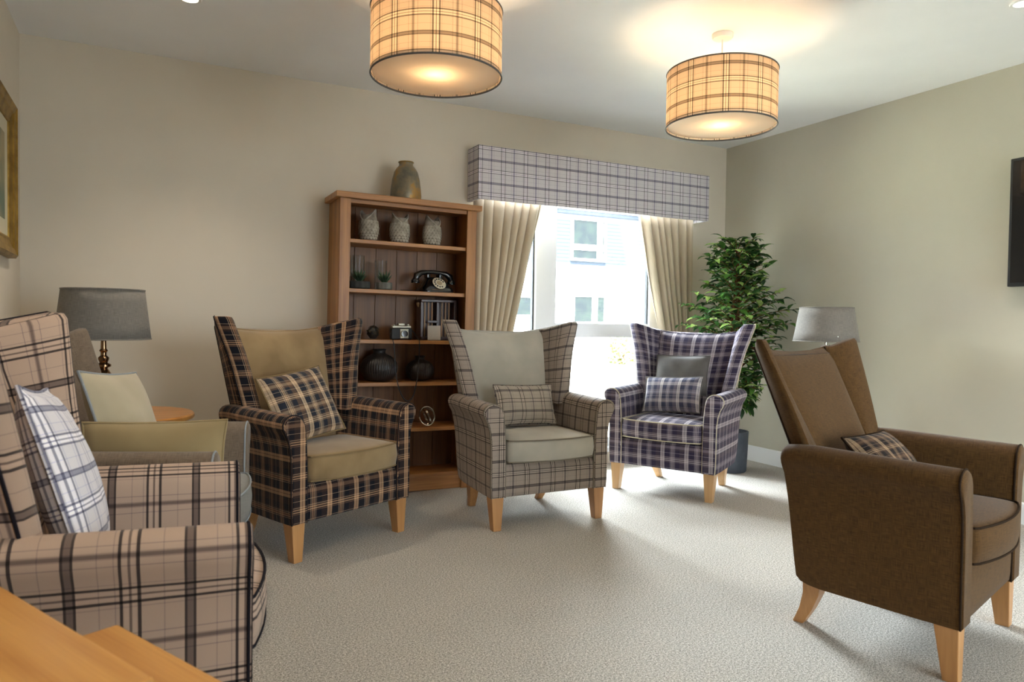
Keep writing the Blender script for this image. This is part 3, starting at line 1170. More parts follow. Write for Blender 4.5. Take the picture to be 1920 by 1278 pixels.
def curtain(label, side):
    """side -1: left curtain, drawn back to the left; +1: right curtain"""
    root = thing('curtain', label, 'curtain', (0, 0, 0), 0, 'curtains at the window')
    nz, nx, pl_n = 26, 96, 7.5
    rnd = random.Random(3 if side < 0 else 8)
    ph = [rnd.uniform(-.6, .6) for _ in range(12)]
    outer = 1.925 if side < 0 else 3.785
    ztop, zbot = 1.86, .015

    def width(z):
        return pl(z, [(.015, .36), (.45, .33), (.80, .275), (.98, .305), (1.34, .40), (1.60, .46), (1.86, .525)])

    def pt(a, b):
        z = lerp(ztop, zbot, b)
        w = width(z)
        s = a
        amp = lerp(.036, .028, min(1, b * 1.6))
        # pleats are even at the heading and drift lower down
        phase = 2 * pi * pl_n * (s + .02 * sin(3 * s * pi + b * 3))
        y = 4.318 + amp * sin(phase) + .012 * sin(phase * .5 + ph[0] + 2 * b) * b
        x = outer - side * w * s * 1.0 - side * .010 * cos(phase) * (1 - .3 * b)
        drop = 0
        return (x, y, z - drop)
    m = M()
    m.grid(pt, nx, nz, .9, 1.85)
    # give the cloth thickness
    o = m.build('drape', MAT['curtain'], root, recalc=False, angle=80)
    sol = o.modifiers.new('cloth', 'SOLIDIFY')
    sol.thickness = .003
    # tie-back band
    zc = .80
    w = width(zc)
    m = M()
    cx = outer - side * w / 2
    pts = []
    for i in range(28):
        a = 2 * pi * i / 28
        pts.append((cx + (w / 2 + .02) * cos(a), 4.312 + .055 * sin(a), zc - side * .05 * cos(a) * -1))
    rings = []
    for p in pts:
        rings.append([(p[0], p[1], p[2] - .03), (p[0] + .0, p[1] + (.004 if p[1] > 4.312 else -.004), p[2]), (p[0], p[1], p[2] + .03)])
    rings.append(rings[0])
    m.loft(rings, closed=False)
    m.build('tieback', MAT['curtain'], root, recalc=False)
    return root


curtain('pale cream pleated curtain left of the window, beside the bookcase', -1)
curtain('pale cream pleated curtain right of the window, beside the plant', 1)

# ------------------------------------------------------------------ bookcase
BX0, BX1, BY0, BY1 = .985, 1.832, 4.085, 4.360
BW = BX1 - BX0
TILT = radians(0.75)
book = thing('bookcase', 'tall open oak bookcase against the wall beside the curtain', 'bookcase', ((BX0 + BX1) / 2 - .012, BY0, .006))
book.rotation_euler = (0, TILT, 0)
hw = BW / 2
DP = BY1 - BY0
m = M()
m.box(-hw - .028, hw + .028, -.022, DP + .005, 1.718, 1.752)
m.build('top', MAT['oak_x'], book, smooth=False, bevel=.004)
for sg in (-1, 1):
    m = M()
    x0, x1 = sorted((sg * hw, sg * (hw - .022)))
    m.box(x0, x1, .018, DP, 0, 1.718)
    m.build('side_panel', MAT['oak_z'], book, smooth=False, bevel=.002)
    m = M()
    x0, x1 = sorted((sg * (hw + .001), sg * (hw - .062)))
    m.box(x0, x1, 0, .019, 0, 1.718)
    m.build('stile', MAT['oak_z'], book, smooth=False, bevel=.003)
m = M()
for i in range(6):
    x0 = -hw + .022 + i * (BW - .044) / 6
    m.box(x0 + .001, x0 + (BW - .044) / 6 - .001, DP - .012, DP - .002, .02, 1.715)
m.build('back_panel', MAT['oak_back'], book, smooth=False, bevel=.002)
SHELF_Z = [.104, .384, .660, .912, 1.207, 1.492]
for z in SHELF_Z:
    m = M()
    m.box(-hw + .0225, hw - .0225, .022, DP - .013, z - .022, z)
    m.build('shelf', MAT['oak_x'], book, smooth=False, bevel=.002)
m = M()
m.box(-hw + .06, hw - .06, .02, .036, 0, .082)
m.build('plinth', MAT['oak_x'], book, smooth=False, bevel=.002)
m = M()
m.box(-hw + .06, hw - .06, .012, .03, 1.695, 1.7175)
m.build('top_rail', MAT['oak_x'], book, smooth=False, bevel=.002)
BM = Matrix.Translation(book.location) @ Matrix.Rotation(TILT, 4, 'Y')
for sg in (-1, 1):
    for z in SHELF_Z[1:]:
        m = M()
        m.tube([(sg * (hw - .0225), .05, z - .026), (sg * (hw - .034), .05, z - .026)], .004, 8)
        m.build('shelf_pin', MAT['chrome'], book)


def on_shelf(x, y, i):
    """world point on top of shelf i (or the bookcase top with i = 'top')"""
    z = 1.752 if i == 'top' else SHELF_Z[i]
    inv = BM.inverted() @ Vector((x, y, z))
    p = BM @ Vector((inv.x, inv.y, z))
    return (p.x, p.y, p.z + .0028)


# vase on top of the bookcase
k = NT('gilded_grey_glaze')
co = k.obj_co()
nz = k.noise(9, 5, co, 0.65)
c = k.ramp(nz, [(0.36, lin((104, 100, 88))), (0.5, lin((132, 122, 98))), (0.6, lin((164, 124, 56))), (0.72, lin((118, 112, 96)))])
k.l(c, k.b.inputs['Base Color'])
k.b.inputs['Roughness'].default_value = 0.4
k.b.inputs['Metallic'].default_value = 0.35
v = thing('vase', 'mottled grey and gold vase standing on top of the bookcase', 'vase', on_shelf(1.42, 4.2, 'top'))
m = M()
m.lathe([(.001, 0), (.080, 0), (.090, .006), (.094, .03), (.091, .07), (.083, .13), (.072, .172), (.056, .198), (.046, .208), (.042, .216), (.042, .226), (.046, .232), (.040, .233), (.036, .222), (.04, .2), (.06, .17), (.07, .1), (.001, .02)], 40, capb=True)
m.build('body', k.m, v)
m = M()
m.tube([(.044 * cos(2 * pi * i / 40), .044 * sin(2 * pi * i / 40), .2325) for i in range(40)], .0035, 6, closed=True)
m.build('rim', MAT['brass'], v)

# three scaled owl ornaments on the upper shelf
MAT['owl'] = mottled('grey_bisque', (112, 106, 96), (158, 150, 138), 30, 0.8)
MAT['owl_scale'] = mottled('pale_bisque', (150, 144, 130), (186, 180, 166), 30, 0.8)


def owl(label, x, y, rz):
    root = thing('owl_ornament', label, 'ornament', on_shelf(x, y, 5), rz, 'owl ornaments on the upper shelf')
    prof = [(.001, 0), (.040, 0), (.050, .012), (.058, .045), (.059, .08), (.055, .11), (.050, .135), (.047, .150)]
    n = 40
    rings = []
    for r, z in prof:
        rings.append([(r * cos(2 * pi * i / n), r * .9 * sin(2 * pi * i / n), z) for i in range(n)])
    # ears: the upper edge rises to a point at either side and dips at the front
    r2, r3 = [], []
    for i in range(n):
        a = 2 * pi * i / n
        up = abs(cos(a)) ** 5 * .034
        k_ = 1 + .12 * abs(cos(a)) ** 5
        r2.append((.045 * k_ * cos(a), .040 * sin(a), .152 + up))
        r3.append((.038 * k_ * cos(a), .03 * sin(a), .148 + up * .6))
    rings += [r2, r3, [(.01 * cos(2 * pi * i / n), .01 * sin(2 * pi * i / n), .143) for i in range(n)]]
    m = M()
    m.loft(rings)
    m.build('body', MAT['owl'], root)
    m = M()
    rows = 7
    for q in range(rows):
        z = .012 + q * .0155
        R = pl(z, [(0, .046), (.012, .0505), (.045, .0585), (.08, .0595), (.11, .0555), (.13, .052)]) + .001
        cnt = 18
        for i in range(cnt):
            a = 2 * pi * (i + .5 * (q % 2)) / cnt
            ca, sa = cos(a), sin(a)

            def pp(da, dz, out):
                aa = a + da
                return ((R + out) * cos(aa), (R + out) * .9 * sin(aa), z + dz)
            i0 = m.add([pp(-.16, .012, 0), pp(-.15, .002, .003), pp(0, -.006, .005), pp(.15, .002, .003), pp(.16, .012, 0), pp(0, .014, .001)])
            m.face(i0)
    m.build('feathers', MAT['owl_scale'], root, recalc=False, smooth=False)
    for sg in (-1, 1):
        m = M()
        m.tube([(sg * .004, -.046, .118), (sg * .022, -.044, .132), (sg * .040, -.030, .152), (sg * .050, -.010, .178)], [.004, .005, .004, .002], 6)
        m.build('brow', MAT['owl_scale'], root)
        m = M()
        m.lathe([(.0005, 0), (.009, 0), (.010, .003), (.0005, .004)], 16)
        e_ = m.build('eye', MAT['owl_scale'], root)
        e_.location = (sg * .018, -.0425, .118)
        e_.rotation_euler = (pi / 2, 0, sg * .35)
    return root


owl('grey scaled owl ornament with tall ears, first from the left stile', 1.192, 4.2, -.9)
owl('grey scaled owl ornament, the middle one on the upper shelf', 1.384, 4.2, .05)
owl('grey scaled owl ornament turned slightly, nearest the curtain side', 1.592, 4.2, .45)

# two potted succulents with clear glass cylinders behind
MAT['succ'] = mottled('succulent_green', (44, 62, 44), (84, 104, 70), 20, 0.6)
MAT['slate'] = mottled('dark_fluted_pot', (44, 46, 46), (58, 60, 58), 20, 0.7)
MAT['pale_pot'] = mottled('grey_fluted_pot', (92, 92, 86), (112, 112, 104), 20, 0.7)


def succulent(label, x, y, wide, mat, seed):
    root = thing('potted_succulent', label, 'succulent', on_shelf(x, y, 4), 0, 'potted succulents on the second shelf')
    rnd = random.Random(seed)
    n = 48
    rings = []
    for r, z in ((.9, 0), (1.0, .004), (1.0, .038), (.96, .042), (.86, .042), (.84, .03)):
        rings.append([(wide * r * (1 + .035 * cos(12 * 2 * pi * i / n)) * cos(2 * pi * i / n), .045 * r * (1 + .035 * cos(12 * 2 * pi * i / n)) * sin(2 * pi * i / n), z) for i in range(n)])
    m = M()
    m.loft(rings)
    m.build('pot', mat, root)
    m = M()
    for i in range(26):
        a = i * 2.4
        tilt = .25 + .5 * (i / 26.0)
        L = .085 - .03 * (i / 26.0) + rnd.uniform(-.006, .006)
        d = Vector((cos(a) * sin(tilt), sin(a) * sin(tilt), cos(tilt)))
        s = d.cross(Vector((0, 0, 1))).normalized()
        u = s.cross(d)
        b = Vector((.006 * cos(a), .006 * sin(a), .036))
        ring = []
        for f, w in ((0, .005), (.35, .0075), (.7, .005), (1, .0006)):
            c_ = b + d * L * f - Vector((0, 0, 1)) * 0 + u * (-.008 * f * f)
            ring.append([c_ + s * w, c_ + u * w * .5, c_ - s * w, c_ - u * w * .4])
        m.loft(ring)
    m.build('leaves', MAT['succ'], root)
    return root


succulent('spiky succulent in a long dark pot, next to the left stile', 1.128, 4.16, .062, MAT['slate'], 1)
succulent('spiky succulent in a pale grey fluted pot, beside the dark one', 1.279, 4.16, .046, MAT['pale_pot'], 2)


def glass_cyl(label, x, y, r, h):
    root = M()
    prof = [(.001, 0), (r, 0), (r, h), (r - .002, h), (r - .002, .004), (.001, .004)]
    root.lathe(prof, 36)
    o = root.build('glass_cylinder', MAT['glass_cyl'])
    o.location = on_shelf(x, y, 4)
    return tag(o, label, 'glass vase', 'glass cylinders on the second shelf')


def clear_glass():
    k = NT('clear_glass_cylinder')
    tr = k.n('ShaderNodeBsdfTransparent')
    tr.inputs[0].default_value = (0.93, 0.94, 0.93, 1)
    gl = k.n('ShaderNodeBsdfGlossy')
    gl.inputs['Roughness'].default_value = 0.05
    lw = k.n('ShaderNodeFresnel')
    lw.inputs[0].default_value = 1.3
    mx = k.n('ShaderNodeMixShader')
    k.l(k.math('MULTIPLY', lw.outputs[0], 0.35), mx.inputs[0])
    k.l(tr.outputs[0], mx.inputs[1])
    k.l(gl.outputs[0], mx.inputs[2])
    k.l(mx.outputs[0], k.out.inputs[0])
    return k.m


MAT['glass_cyl'] = clear_glass()
glass_cyl('clear glass cylinder behind the succulent in the dark pot', 1.142, 4.252, .042, .20)
glass_cyl('clear glass cylinder behind the succulent in the pale pot', 1.284, 4.252, .038, .18)

# rotary telephone
tel = thing('rotary_telephone', 'black rotary dial telephone on the second shelf', 'telephone', on_shelf(1.612, 4.19, 4), .12)
m = M()
rings = []
for z, w, f, b in ((0, .095, -.075, .075), (.012, .095, -.075, .075), (.03, .088, -.066, .072), (.07, .062, -.02, .062), (.088, .052, .008, .055), (.094, .044, .015, .048)):
    r = []
    for (sx, sy) in ((-1, -1), (-.7, -1.0), (.7, -1.0), (1, -1), (1, .0), (1, 1), (.7, 1), (-.7, 1), (-1, 1), (-1, 0)):
        y = f if sy < 0 else b if sy > 0 else (f + b) / 2
        r.append((sx * w * (.93 if abs(sx) == 1 and sy != 0 else 1), y * (.96 if abs(sx) == 1 and sy != 0 else 1), z))
    rings.append(r)
m.loft(rings)
m.build('body', MAT['black_gloss'], tel, angle=70)
for sg in (-1, 1):
    m = M()
    m.box(sg * .042 - .010, sg * .042 + .010, -.0, .05, .088, .112)
    m.build('cradle', MAT['black_gloss'], tel, smooth=False, bevel=.004)
m = M()
m.tube([(-.125, .022, .072), (-.115, .022, .100), (-.085, .022, .118), (-.04, .022, .124), (0, .022, .126), (.04, .022, .124), (.085, .022, .118), (.115, .022, .100), (.125, .022, .072)], [.016, .022, .016, .012, .012, .012, .016, .022, .016], 12)
m.lathe([(.014, -.028), (.026, -.028), (.026, -.012), (.016, .002)], 20, (-.125, .022, .082))
m.lathe([(.014, -.028), (.026, -.028), (.026, -.012), (.016, .002)], 20, (.125, .022, .082))
m.build('handset', MAT['black_gloss'], tel)
dial = bpy.data.objects.new('dial', None)
m = M()
m.lathe([(.0005, 0), (.042, 0), (.044, .004), (.040, .006), (.0005, .006)], 40)
dl = m.build('dial', plain('ivory_dial', (206, 196, 172), 0.4), tel)
dl.location = (0, -.052, .052)
dl.rotation_euler = (radians(52), 0, 0)
bpy.data.objects.remove(dial)
for i in range(10):
    a = radians(20 + i * 30)
    m = M()
    m.lathe([(.0005, .006), (.0058, .006), (.0058, .0072), (.0005, .0072)], 12, (.031 * cos(a), .031 * sin(a), 0))
    m.build('finger_hole', MAT['black_matt'], dl)
m = M()
m.lathe([(.0005, .006), (.017, .006), (.016, .0085), (.0005, .009)], 24)
m.build('dial_centre', plain('cream_disc', (170, 150, 120), 0.5), dl)
m = M()
m.tube([(-.095, .03, .012), (-.13, .02, .004), (-.17, -.03, .004), (-.21, -.04, .004), (-.25, -.03, .004)], .003, 6)
m.build('flex', MAT['black_matt'], tel)

# dark gnarled ornament, camera, carved wooden rack, card on the third shelf
random.seed(11)
m = M()
n = 0
nug = thing('ornament', 'small dark ball of leaf shapes on the third shelf, left of the old camera', 'ornament', on_shelf(1.221, 4.19, 3))
for i in range(120):
    th, ph_ = random.uniform(0.05, 2.9), random.uniform(0, 2 * pi)
    d = Vector((sin(th) * cos(ph_), sin(th) * sin(ph_), cos(th)))
    c_ = Vector((0, 0, .042)) + d * .033
    s = d.orthogonal().normalized()
    s = Matrix.Rotation(random.uniform(0, 6.28), 3, d) @ s
    t_ = d.cross(s)
    i0 = m.add([c_ - s * .009, c_ + t_ * .006 + d * .004, c_ + s * .010 + d * .005, c_ - t_ * .006 + d * .004])
    m.face(i0)
m.build('petals', plain('tarnished_bronze', (66, 58, 44), 0.45, 0.5), nug, recalc=False, smooth=False)
m = M()
m.lathe([(.0005, .0), (.018, .003), (.03, .02), (.033, .042), (.028, .06), (.014, .072), (.0005, .075)], 16)
m.build('core', MAT['black_matt'], nug)

camr = thing('folding_camera', 'vintage black and silver camera with its strap hanging over the shelf edge', 'camera', on_shelf(1.392, 4.185, 3), -.1)
m = M()
m.box(-.064, .064, -.028, .028, 0, .068)
m.build('body', MAT['black_matt'], camr, smooth=False, bevel=.008, segs=3)
silver = plain('worn_silver', (172, 168, 152), 0.35, 0.6)
m = M()
m.box(-.058, .058, -.024, .024, .0685, .083)
m.box(-.020, .020, -.022, .022, .083, .097)
m.build('top_plate', silver, camr, smooth=False, bevel=.004)
m = M()
m.box(-.012, .040, -.036, -.0285, .006, .064)
m.build('lens_panel', silver, camr, smooth=False, bevel=.003)
m = M()
m.lathe([(.0005, 0), (.023, 0), (.023, .012), (.019, .016), (.016, .016), (.015, .010), (.0005, .010)], 28)
ln = m.build('lens', MAT['black_gloss'], camr)
ln.location = (.014, -.0365, .035)
ln.rotation_euler = (pi / 2, 0, 0)
m = M()
m.tube([(.0205 * cos(2 * pi * i / 28), .0205 * sin(2 * pi * i / 28), .0145) for i in range(28)], .0022, 6, closed=True)
m.build('lens_ring', silver, ln)
m = M()
m.lathe([(.0005, .083), (.009, .083), (.009, .092), (.0005, .093)], 18, (.044, 0, 0))
m.lathe([(.0005, .083), (.007, .083), (.007, .089), (.0005, .09)], 18, (-.042, 0, 0))
m.build('knob', silver, camr)
m = M()
sp = [(-.062, -.03, .05), (-.075, -.06, .012), (-.072, -.105, .003), (-.068, -.122, -.03), (-.062, -.125, -.10), (-.055, -.126, -.2), (-.035, -.127, -.29), (-.008, -.127, -.345), (.022, -.127, -.362), (.05, -.127, -.33), (.068, -.127, -.26), (.08, -.126, -.15), (.085, -.124, -.05), (.086, -.115, .0), (.084, -.09, .006), (.074, -.045, .04), (.064, -.02, .055)]
# smooth through the points
sm_ = []
for i in range(len(sp) - 1):
    p0, p1, p2, p3 = (Vector(sp[max(i - 1, 0)]), Vector(sp[i]), Vector(sp[i + 1]), Vector(sp[min(i + 2, len(sp) - 1)]))
    for q in range(4):
        t_ = q / 4
        sm_.append(.5 * ((2 * p1) + (-p0 + p2) * t_ + (2 * p0 - 5 * p1 + 4 * p2 - p3) * t_ ** 2 + (-p0 + 3 * p1 - 3 * p2 + p3) * t_ ** 3))
sm_.append(Vector(sp[-1]))
m.tube(sm_, .003, 6)
m.build('strap', MAT['black_matt'], camr)

MAT['mahogany'] = wood('dark_mahogany', (40, 20, 14), (78, 40, 26), 'z', 0.35, 1.0, 0.3)
rack = thing('wooden_rack', 'dark carved wooden rack with pale upright slats at the end of the third shelf', 'ornament', on_shelf(1.655, 4.25, 3), 0)
m = M()
m.box(-.12, .115, -.03, .05, 0, .018)
m.box(-.12, .115, -.03, .05, .235, .252)
for x in (-.115, -.01, .108):
    m.box(x - .009, x + .009, -.03, .05, .018, .235)
m.box(-.08, -.01, -.034, -.026, .105, .122)
m.build('frame', MAT['mahogany'], rack, smooth=False, bevel=.003)
m = M()
m.box(-.12, .115, .044, .05, .018, .235)
m.build('backing', MAT['mahogany'], rack, smooth=False)
pale = plain('pale_slat', (150, 112, 72), 0.5)
for x in (-.090, -.066, -.042, .024, .048, .072):
    m = M()
    m.box(x - .004, x + .004, -.012, -.004, .018, .235)
    m.build('slat', pale, rack, smooth=False)
m = M()
m.lathe([(.001, 0), (.008, 0), (.006, .006), (.012, .016), (.010, .026), (.001, .03)], 14, (-.132, 0, .205))
m.build('finial', pale, rack)

card = thing('card_stand', 'small pale card leaning against the carved rack', 'card', on_shelf(1.60, 4.165, 3), -.35)
m = M()
m.loft([[(-.04, -.001, 0), (.04, -.001, 0), (.04, .002, 0), (-.04, .002, 0)], [(-.04, .023, .088), (.04, .023, .088), (.04, .026, .088), (-.04, .026, .088)]])
m.build('sheet', plain('pale_card', (176, 168, 156), 0.7), card, smooth=False)
m = M()
m.loft([[(-.012, .05, 0), (.012, .05, 0), (.012, .052, 0), (-.012, .052, 0)], [(-.012, .018, .06), (.012, .018, .06), (.012, .02, .06), (-.012, .02, .06)]])
m.build('prop', plain('card_prop', (150, 142, 130), 0.7), card, smooth=False)


# ribbed black vases
def ribbed(label, x, y, R, H):
    root = thing('ribbed_vase', label, 'vase', on_shelf(x, y, 2), 0, 'black ribbed vases on the fourth shelf')
    n = 176
    prof = [(.45, 0), (.6, .01), (.82, .12), (.96, .28), (1.0, .42), (.96, .56), (.84, .68), (.64, .78), (.42, .84), (.33, .88), (.34, .97), (.38, 1.0), (.34, 1.0), (.28, .95), (.28, .85), (.3, .8)]
    rings = []
    for q, (r, z) in enumerate(prof):
        rib = .014 if 1 < q < 8 else 0
        rings.append([(R * r * (1 + rib * cos(44 * 2 * pi * i / n)) * cos(2 * pi * i / n), R * r * (1 + rib * cos(44 * 2 * pi * i / n)) * sin(2 * pi * i / n), z * H) for i in range(n)])
    m = M()
    m.loft(rings)
    m.build('body', MAT['black_ceramic'], root, angle=80)
    m = M()
    m.tube([(R * .36 * cos(2 * pi * i / 40), R * .36 * sin(2 * pi * i / 40), H * .995) for i in range(40)], .003, 6, closed=True)
    m.build('rim', MAT['black_ceramic'], root)


ribbed('large squat black ribbed vase on the fourth shelf', 1.268, 4.215, .110, .19)
ribbed('smaller squat black ribbed vase on the fourth shelf, behind the strap', 1.527, 4.215, .086, .15)

# metal ring orb
orb = thing('ring_orb', 'silver orb of crossed metal rings on the fifth shelf', 'ornament', on_shelf(1.56, 4.17, 1))
for q, (rx, rz) in enumerate(((1.35, .3), (1.2, 1.5), (1.5, 2.5))):
    R = .058 - .0045 * q
    m = M()
    rot_ = Matrix.Rotation(rz, 3, 'Z') @ Matrix.Rotation(rx, 3, 'X')
    rings = []
    for i in range(49):
        a = 2 * pi * i / 48
        rr = []
        for dr, dz in ((-.0015, -.005), (.0015, -.005), (.0015, .005), (-.0015, .005)):
            p = rot_ @ Vector(((R + dr) * cos(a), (R + dr) * sin(a), dz))
            rr.append((p.x, p.y, p.z + .0582))
        rings.append(rr)
    m.loft(rings, cap0=False, cap1=False)
    m.build('ring', MAT['chrome'], orb, angle=50)

# ------------------------------------------------------------------ ficus in a pot
PX, PY = 3.72, 3.83
plant = thing('ficus_tree', 'artificial leafy ficus tree in a slate pot in the window corner', 'plant', (PX, PY, 0))
m = M()
m.lathe([(.001, 0), (.118, 0), (.124, .008), (.134, .275), (.134, .285), (.124, .285), (.118, .25), (.001, .25)], 40)
m.build('pot', MAT['pot'], plant, angle=50)
m = M()
m.lathe([(.001, .245), (.117, .247), (.11, .258), (.06, .264), (.001, .266)], 24)
m.build('soil', MAT['soil'], plant)
rnd = random.Random(21)
for q in range(3):
    m = M()
    pts = []
    for i in range(26):
        z = .25 + i * .052
        a = q * 2.1 + z * 4.0
        r = .030 if z < 1.0 else .030 * max(.2, (1.6 - z) / .6)
        lean = .045 * min(1, (z - .25) / .5)
        pts.append((lean + r * cos(a), r * sin(a), z))
    m.tube(pts, [.014 * (1 - .6 * i / 25) for i in range(26)], 8)
    m.build('trunk', MAT['bark'], plant)


def leaf_mat(name, c1, c2):
    k = NT(name)
    geo = k.n('ShaderNodeObjectInfo')
    nz = k.noise(6, 2, k.obj_co())
    c = k.ramp(nz, [(0.35, lin(c1)), (0.65, lin(c2))])
    k.l(c, k.b.inputs['Base Color'])
    k.b.inputs['Roughness'].default_value = 0.4
    tr = k.n('ShaderNodeBsdfTranslucent')
    k.l(c, tr.inputs[0])
    mx = k.n('ShaderNodeMixShader')
    mx.inputs[0].default_value = 0.3
    k.l(k.b.outputs[0], mx.inputs[1])
    k.l(tr.outputs[0], mx.inputs[2])
    k.l(mx.outputs[0], k.out.inputs[0])
    return k.m


LEAF = [leaf_mat('dark_ficus_leaf', (34, 66, 30), (56, 96, 46)), leaf_mat('mid_ficus_leaf', (66, 112, 48), (98, 146, 62)), leaf_mat('light_ficus_leaf', (136, 172, 80), (180, 206, 120))]
PROF = [(.40, .06), (.52, .18), (.66, .22), (.82, .28), (.98, .36), (1.10, .39), (1.2, .37), (1.3, .28), (1.38, .23), (1.48, .22), (1.58, .21), (1.66, .15), (1.72, .07)]
tw = M()
LM = [M(), M(), M()]


def add_leaf(b, d, L, W, up):
    s = d.cross(up)
    if s.length < 1e-4:
        s = d.orthogonal()
    s.normalize()
    nrm = s.cross(d).normalized()
    w = rnd.random()
    mm = LM[0 if w < .46 else 1 if w < .80 else 2]
    rows = []
    for f, ww, dz in ((.0, .06, 0), (.25, .8, .004), (.5, 1.0, .002), (.78, .62, -.006), (1.0, .02, -.02)):
        c_ = b + d * (L * f) + nrm * dz
        rows.append([c_ - s * W * ww + nrm * W * .25 * ww, c_, c_ + s * W * ww + nrm * W * .25 * ww])
    ids = [mm.add(r) for r in rows]
    for a in range(4):
        for e_ in range(2):
            mm.face((ids[a][e_], ids[a][e_ + 1], ids[a + 1][e_ + 1], ids[a + 1][e_]))


ga = 0.0
for i in range(185):
    z = .42 + 1.26 * ((i + .5) / 185) ** .92
    ga += 2.39996
    R = pl(z, PROF) * rnd.uniform(.72, 1.03)
    if z < .8 and sin(ga) > .2:
        R *= .8
    z0 = max(.55, z - .10 - .15 * R)
    base = Vector((.045, 0, z0))
    tip = Vector((.045 + R * cos(ga), R * sin(ga), z + rnd.uniform(-.03, .03) - .02))
    if PX + tip.x > XR - .05:
        tip.x = XR - .05 - PX - rnd.random() * .03
    mid = (base + tip) / 2 + Vector((0, 0, .05 * R / .3))
    pts = []
    for q in range(6):
        t_ = q / 5
        pts.append((1 - t_) ** 2 * base + 2 * t_ * (1 - t_) * mid + t_ * t_ * tip)
    tw.tube(pts, [.004, .0035, .003, .0025, .002, .001], 5)
    nl = 7 + int(R * 15)
    for j in range(nl):
        t_ = .30 + .72 * j / nl
        t_ = min(t_, 1.0)
        b = (1 - t_) ** 2 * base + 2 * t_ * (1 - t_) * mid + t_ * t_ * tip
        out = (tip - base).normalized()
        sd = out.cross(Vector((0, 0, 1)))
        if sd.length < .1:
            sd = Vector((1, 0, 0))
        sd.normalize()
        d = (out * rnd.uniform(.3, .9) + sd * (1 if j % 2 else -1) * rnd.uniform(.5, 1.0) + Vector((0, 0, rnd.uniform(-.5, .35)))).normalized()
        L = rnd.uniform(.068, .104)
        if PX + (b + d * L).x > XR - .012:
            d.x = -abs(d.x)
        add_leaf(b, d, L, L * .22, Vector((rnd.uniform(-.3, .3), rnd.uniform(-.3, .3), 1)))
tw.build('branches', MAT['bark'], plant)
for mm, lm_, nm in zip(LM, LEAF, ('dark_foliage', 'green_foliage', 'pale_foliage')):
    mm.build(nm, lm_, plant, recalc=False)


# ------------------------------------------------------------------ side tables and lamps
def table_lamp(label, x, y, z, metal, rb, rt, h, zsh):
    root = thing('table_lamp', label, 'lamp', (x, y, z), 0, 'grey shaded table lamps')
    m = M()
    m.lathe([(.001, 0), (.075, 0), (.078, .008), (.074, .016), (.05, .024), (.022, .034), (.016, .05), (.024, .07), (.04, .10), (.046, .13), (.04, .165), (.022, .195), (.016, .205), (.03, .213), (.03, .222), (.016, .23), (.022, .245), (.022, .253), (.012, .262), (.012, .275), (.018, .283), (.012, .291), (.010, zsh + .02), (.001, zsh + .02)], 40)
    m.build('base', metal, root, angle=30)
    n = 64
    m = M()
    m.loft([[(lerp(rb, rt, f) * cos(2 * pi * i / n), lerp(rb, rt, f) * sin(2 * pi * i / n), zsh + h * f) for i in range(n)] for f in (0, .25, .5, .75, 1)], cap0=False, cap1=False)
    sh = m.build('lamp_shade', MAT['shade_grey'], root)
    sol = sh.modifiers.new('thickness', 'SOLIDIFY')
    sol.thickness = .003
    for r, zz in ((rb, zsh), (rt, zsh + h)):
        m = M()
        m.tube([(r * cos(2 * pi * i / n), r * sin(2 * pi * i / n), zz) for i in range(n)], .003, 6, closed=True)
        m.build('rim', MAT['shade_grey'], sh)
    m = M()
    for i in range(3):
        a = 2 * pi * i / 3
        m.tube([(.008 * cos(a), .008 * sin(a), zsh + .02), (lerp(rb, rt, .15) * cos(a), lerp(rb, rt, .15) * sin(a), zsh + h * .15)], .002, 5)
    m.build('shade_ring', MAT['chrome'], root)
    m = M()
    m.lathe([(.001, zsh + .02), (.014, zsh + .02), (.014, zsh + .06), (.028, zsh + .1), (.024, zsh + .13), (.001, zsh + .142)], 18)
    m.build('bulb', plain('unlit_bulb', (225, 222, 214), 0.3), root)
    return root


def round_table(label, x, y, r, h):
    root = thing('side_table', label, 'side table', (x, y, 0), 0, 'round oak side tables')
    m = M()
    m.lathe([(.001, h - .028), (r - .012, h - .028), (r - .002, h - .022), (r, h - .014), (r - .002, h - .006), (r - .008, h), (.001, h)], 72)
    m.build('tabletop', MAT['table_oak_x'], root, angle=30)
    m = M()
    m.lathe([(r * .78, h - .095), (r * .80, h - .0285), (r * .76, h - .0285), (r * .74, h - .095)], 48, capb=False, capt=False)
    m.f.append(())
    m.f.pop()
    m.build('apron', MAT['table_oak_x'], root, angle=30)
    for i in range(4):
        a = pi / 4 + i * pi / 2
        ca, sa = cos(a), sin(a)
        rr = []
        for z, hh, k_ in ((0, .016, .80), (h - .0285, .022, .74)):
            rr.append([(r * k_ * ca + u * hh, r * k_ * sa + v * hh, z) for u, v in ((-1, -1), (1, -1), (1, 1), (-1, 1))])
        m = M()
        m.loft(rr)
        m.build('leg', MAT['table_oak_x'], root, smooth=False, bevel=.003)
    return root


LT = .60
round_table('round golden oak side table in the left corner under the lamp', -.10, 3.64, .315, LT)
table_lamp('grey shaded table lamp with turned bronze base in the left corner', -.155, 3.66, LT, MAT['bronze'], .190, .164, .218, .335)
RT = .60
round_table('round oak side table behind the brown armchair', 3.735, 3.045, .215, RT)
table_lamp('grey shaded table lamp by the right wall behind the brown armchair', 3.735, 3.045, RT, MAT['chrome'], .190, .155, .205, .345)


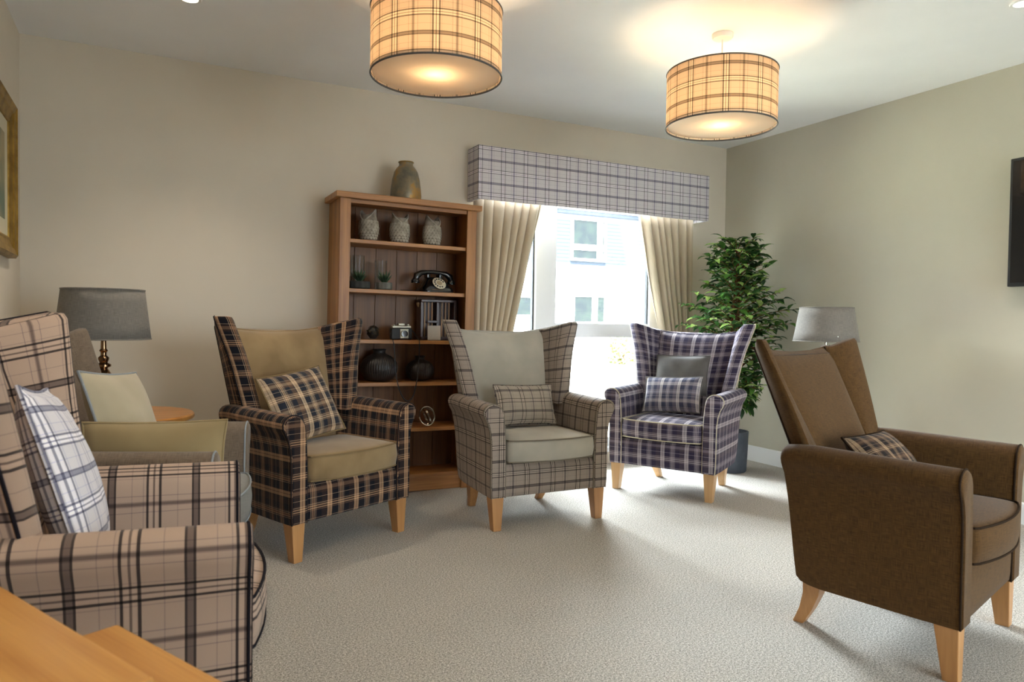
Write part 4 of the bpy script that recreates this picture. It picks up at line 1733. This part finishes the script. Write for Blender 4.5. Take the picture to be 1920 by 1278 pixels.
# ------------------------------------------------------------------ nest of tables in the near left corner
def nest(name, label, cx, cy, ang, L, Wd, h):
    """cx,cy = far right corner of the top; long side runs along ang, depth runs to its left"""
    root = thing(name, label, 'side table', (cx, cy, 0), ang, 'nest of oak tables')
    m = M()
    m.box(0, L, 0, Wd, h - .022, h)
    m.build('tabletop', MAT['table_oak'] if False else MAT['table_oak_n'], root, smooth=False, bevel=.006, segs=3)
    for x in (.03, L - .03):
        for y in (.035, Wd - .035):
            m = M()
            m.loft([[(x + a * hh, y + b * hh, z) for a, b in ((-1, -1), (1, -1), (1, 1), (-1, 1))] for z, hh in ((0, .014), (h - .022, .018))])
            m.build('leg', MAT['table_oak_n'], root, smooth=False, bevel=.003)
    m = M()
    for y in (.035, Wd - .035):
        m.box(.05, L - .05, y - .009, y + .009, h - .07, h - .0225)
    for x in (.03, L - .03):
        m.box(x - .009, x + .009, .055, Wd - .055, h - .07, h - .0225)
    m.build('apron', MAT['table_oak_n'], root, smooth=False)
    return root


MAT['table_oak_n'] = wood('golden_oak_long', (184, 126, 58), (216, 162, 88), 'x', 0.38, 0.9, 0.2)
# local x runs along the long edge from the camera end towards the left wall
nest('nest_table', 'larger upper oak table of the nest, at the near left corner', .013, .955, math.atan2(.896, -.444), .50, .35, .60)
nest('nest_table', 'smaller lower oak table of the nest, showing from under the larger one', .110, 1.0615, math.atan2(.896, -.444), .33, .34, .52)

# ------------------------------------------------------------------ television and picture
tv = thing('television', 'black flat television on the right wall at the picture edge', 'television', (XR, 1.60, 1.60))
m = M()
m.box(-.075, -.035, -.605, .605, -.34, .335)
m.build('casing', MAT['black_matt'], tv, smooth=False, bevel=.004)
m = M()
m.box(-.077, -.0755, -.59, .59, -.32, .32)
m.build('screen', MAT['black_gloss'], tv, smooth=False)
m = M()
m.box(-.034, -.0005, -.15, .15, -.12, .12)
m.build('wall_bracket', MAT['black_matt'], tv, smooth=False)

pic = thing('picture_frame', 'gilt framed picture on the left wall at the picture edge', 'picture', (XL, 3.57, 1.647))
PWD, PHT = .46, .350


def frame_ring(inset, depth):
    a, b = PWD - inset, PHT - inset
    return [(depth, -a, -b), (depth, a, -b), (depth, a, b), (depth, -a, b)]


gilt = mottled('gilt_frame', (120, 92, 36), (160, 128, 58), 14, 0.4)
gilt.node_tree.nodes['Principled BSDF'].inputs['Metallic'].default_value = 0.5
m = M()
m.loft([frame_ring(0, .001), frame_ring(0, .030), frame_ring(.012, .040), frame_ring(.018, .034), frame_ring(.040, .030), frame_ring(.046, .024), frame_ring(.075, .016), frame_ring(.082, .020), frame_ring(.090, .016), frame_ring(.092, .008)], cap0=False, cap1=False)
m.build('frame', gilt, pic, smooth=False)
m = M()
m.box(.002, .010, -PWD + .085, PWD - .085, -PHT + .085, PHT - .085)
m.build('mount', plain('cream_mount', (190, 184, 160), 0.8), pic, smooth=False)
m = M()
m.box(.0105, .0115, -PWD + .17, PWD - .17, -PHT + .16, PHT - .16)
m.build('print', mottled('muted_print', (96, 110, 96), (150, 140, 110), 5, 0.7), pic, smooth=False)
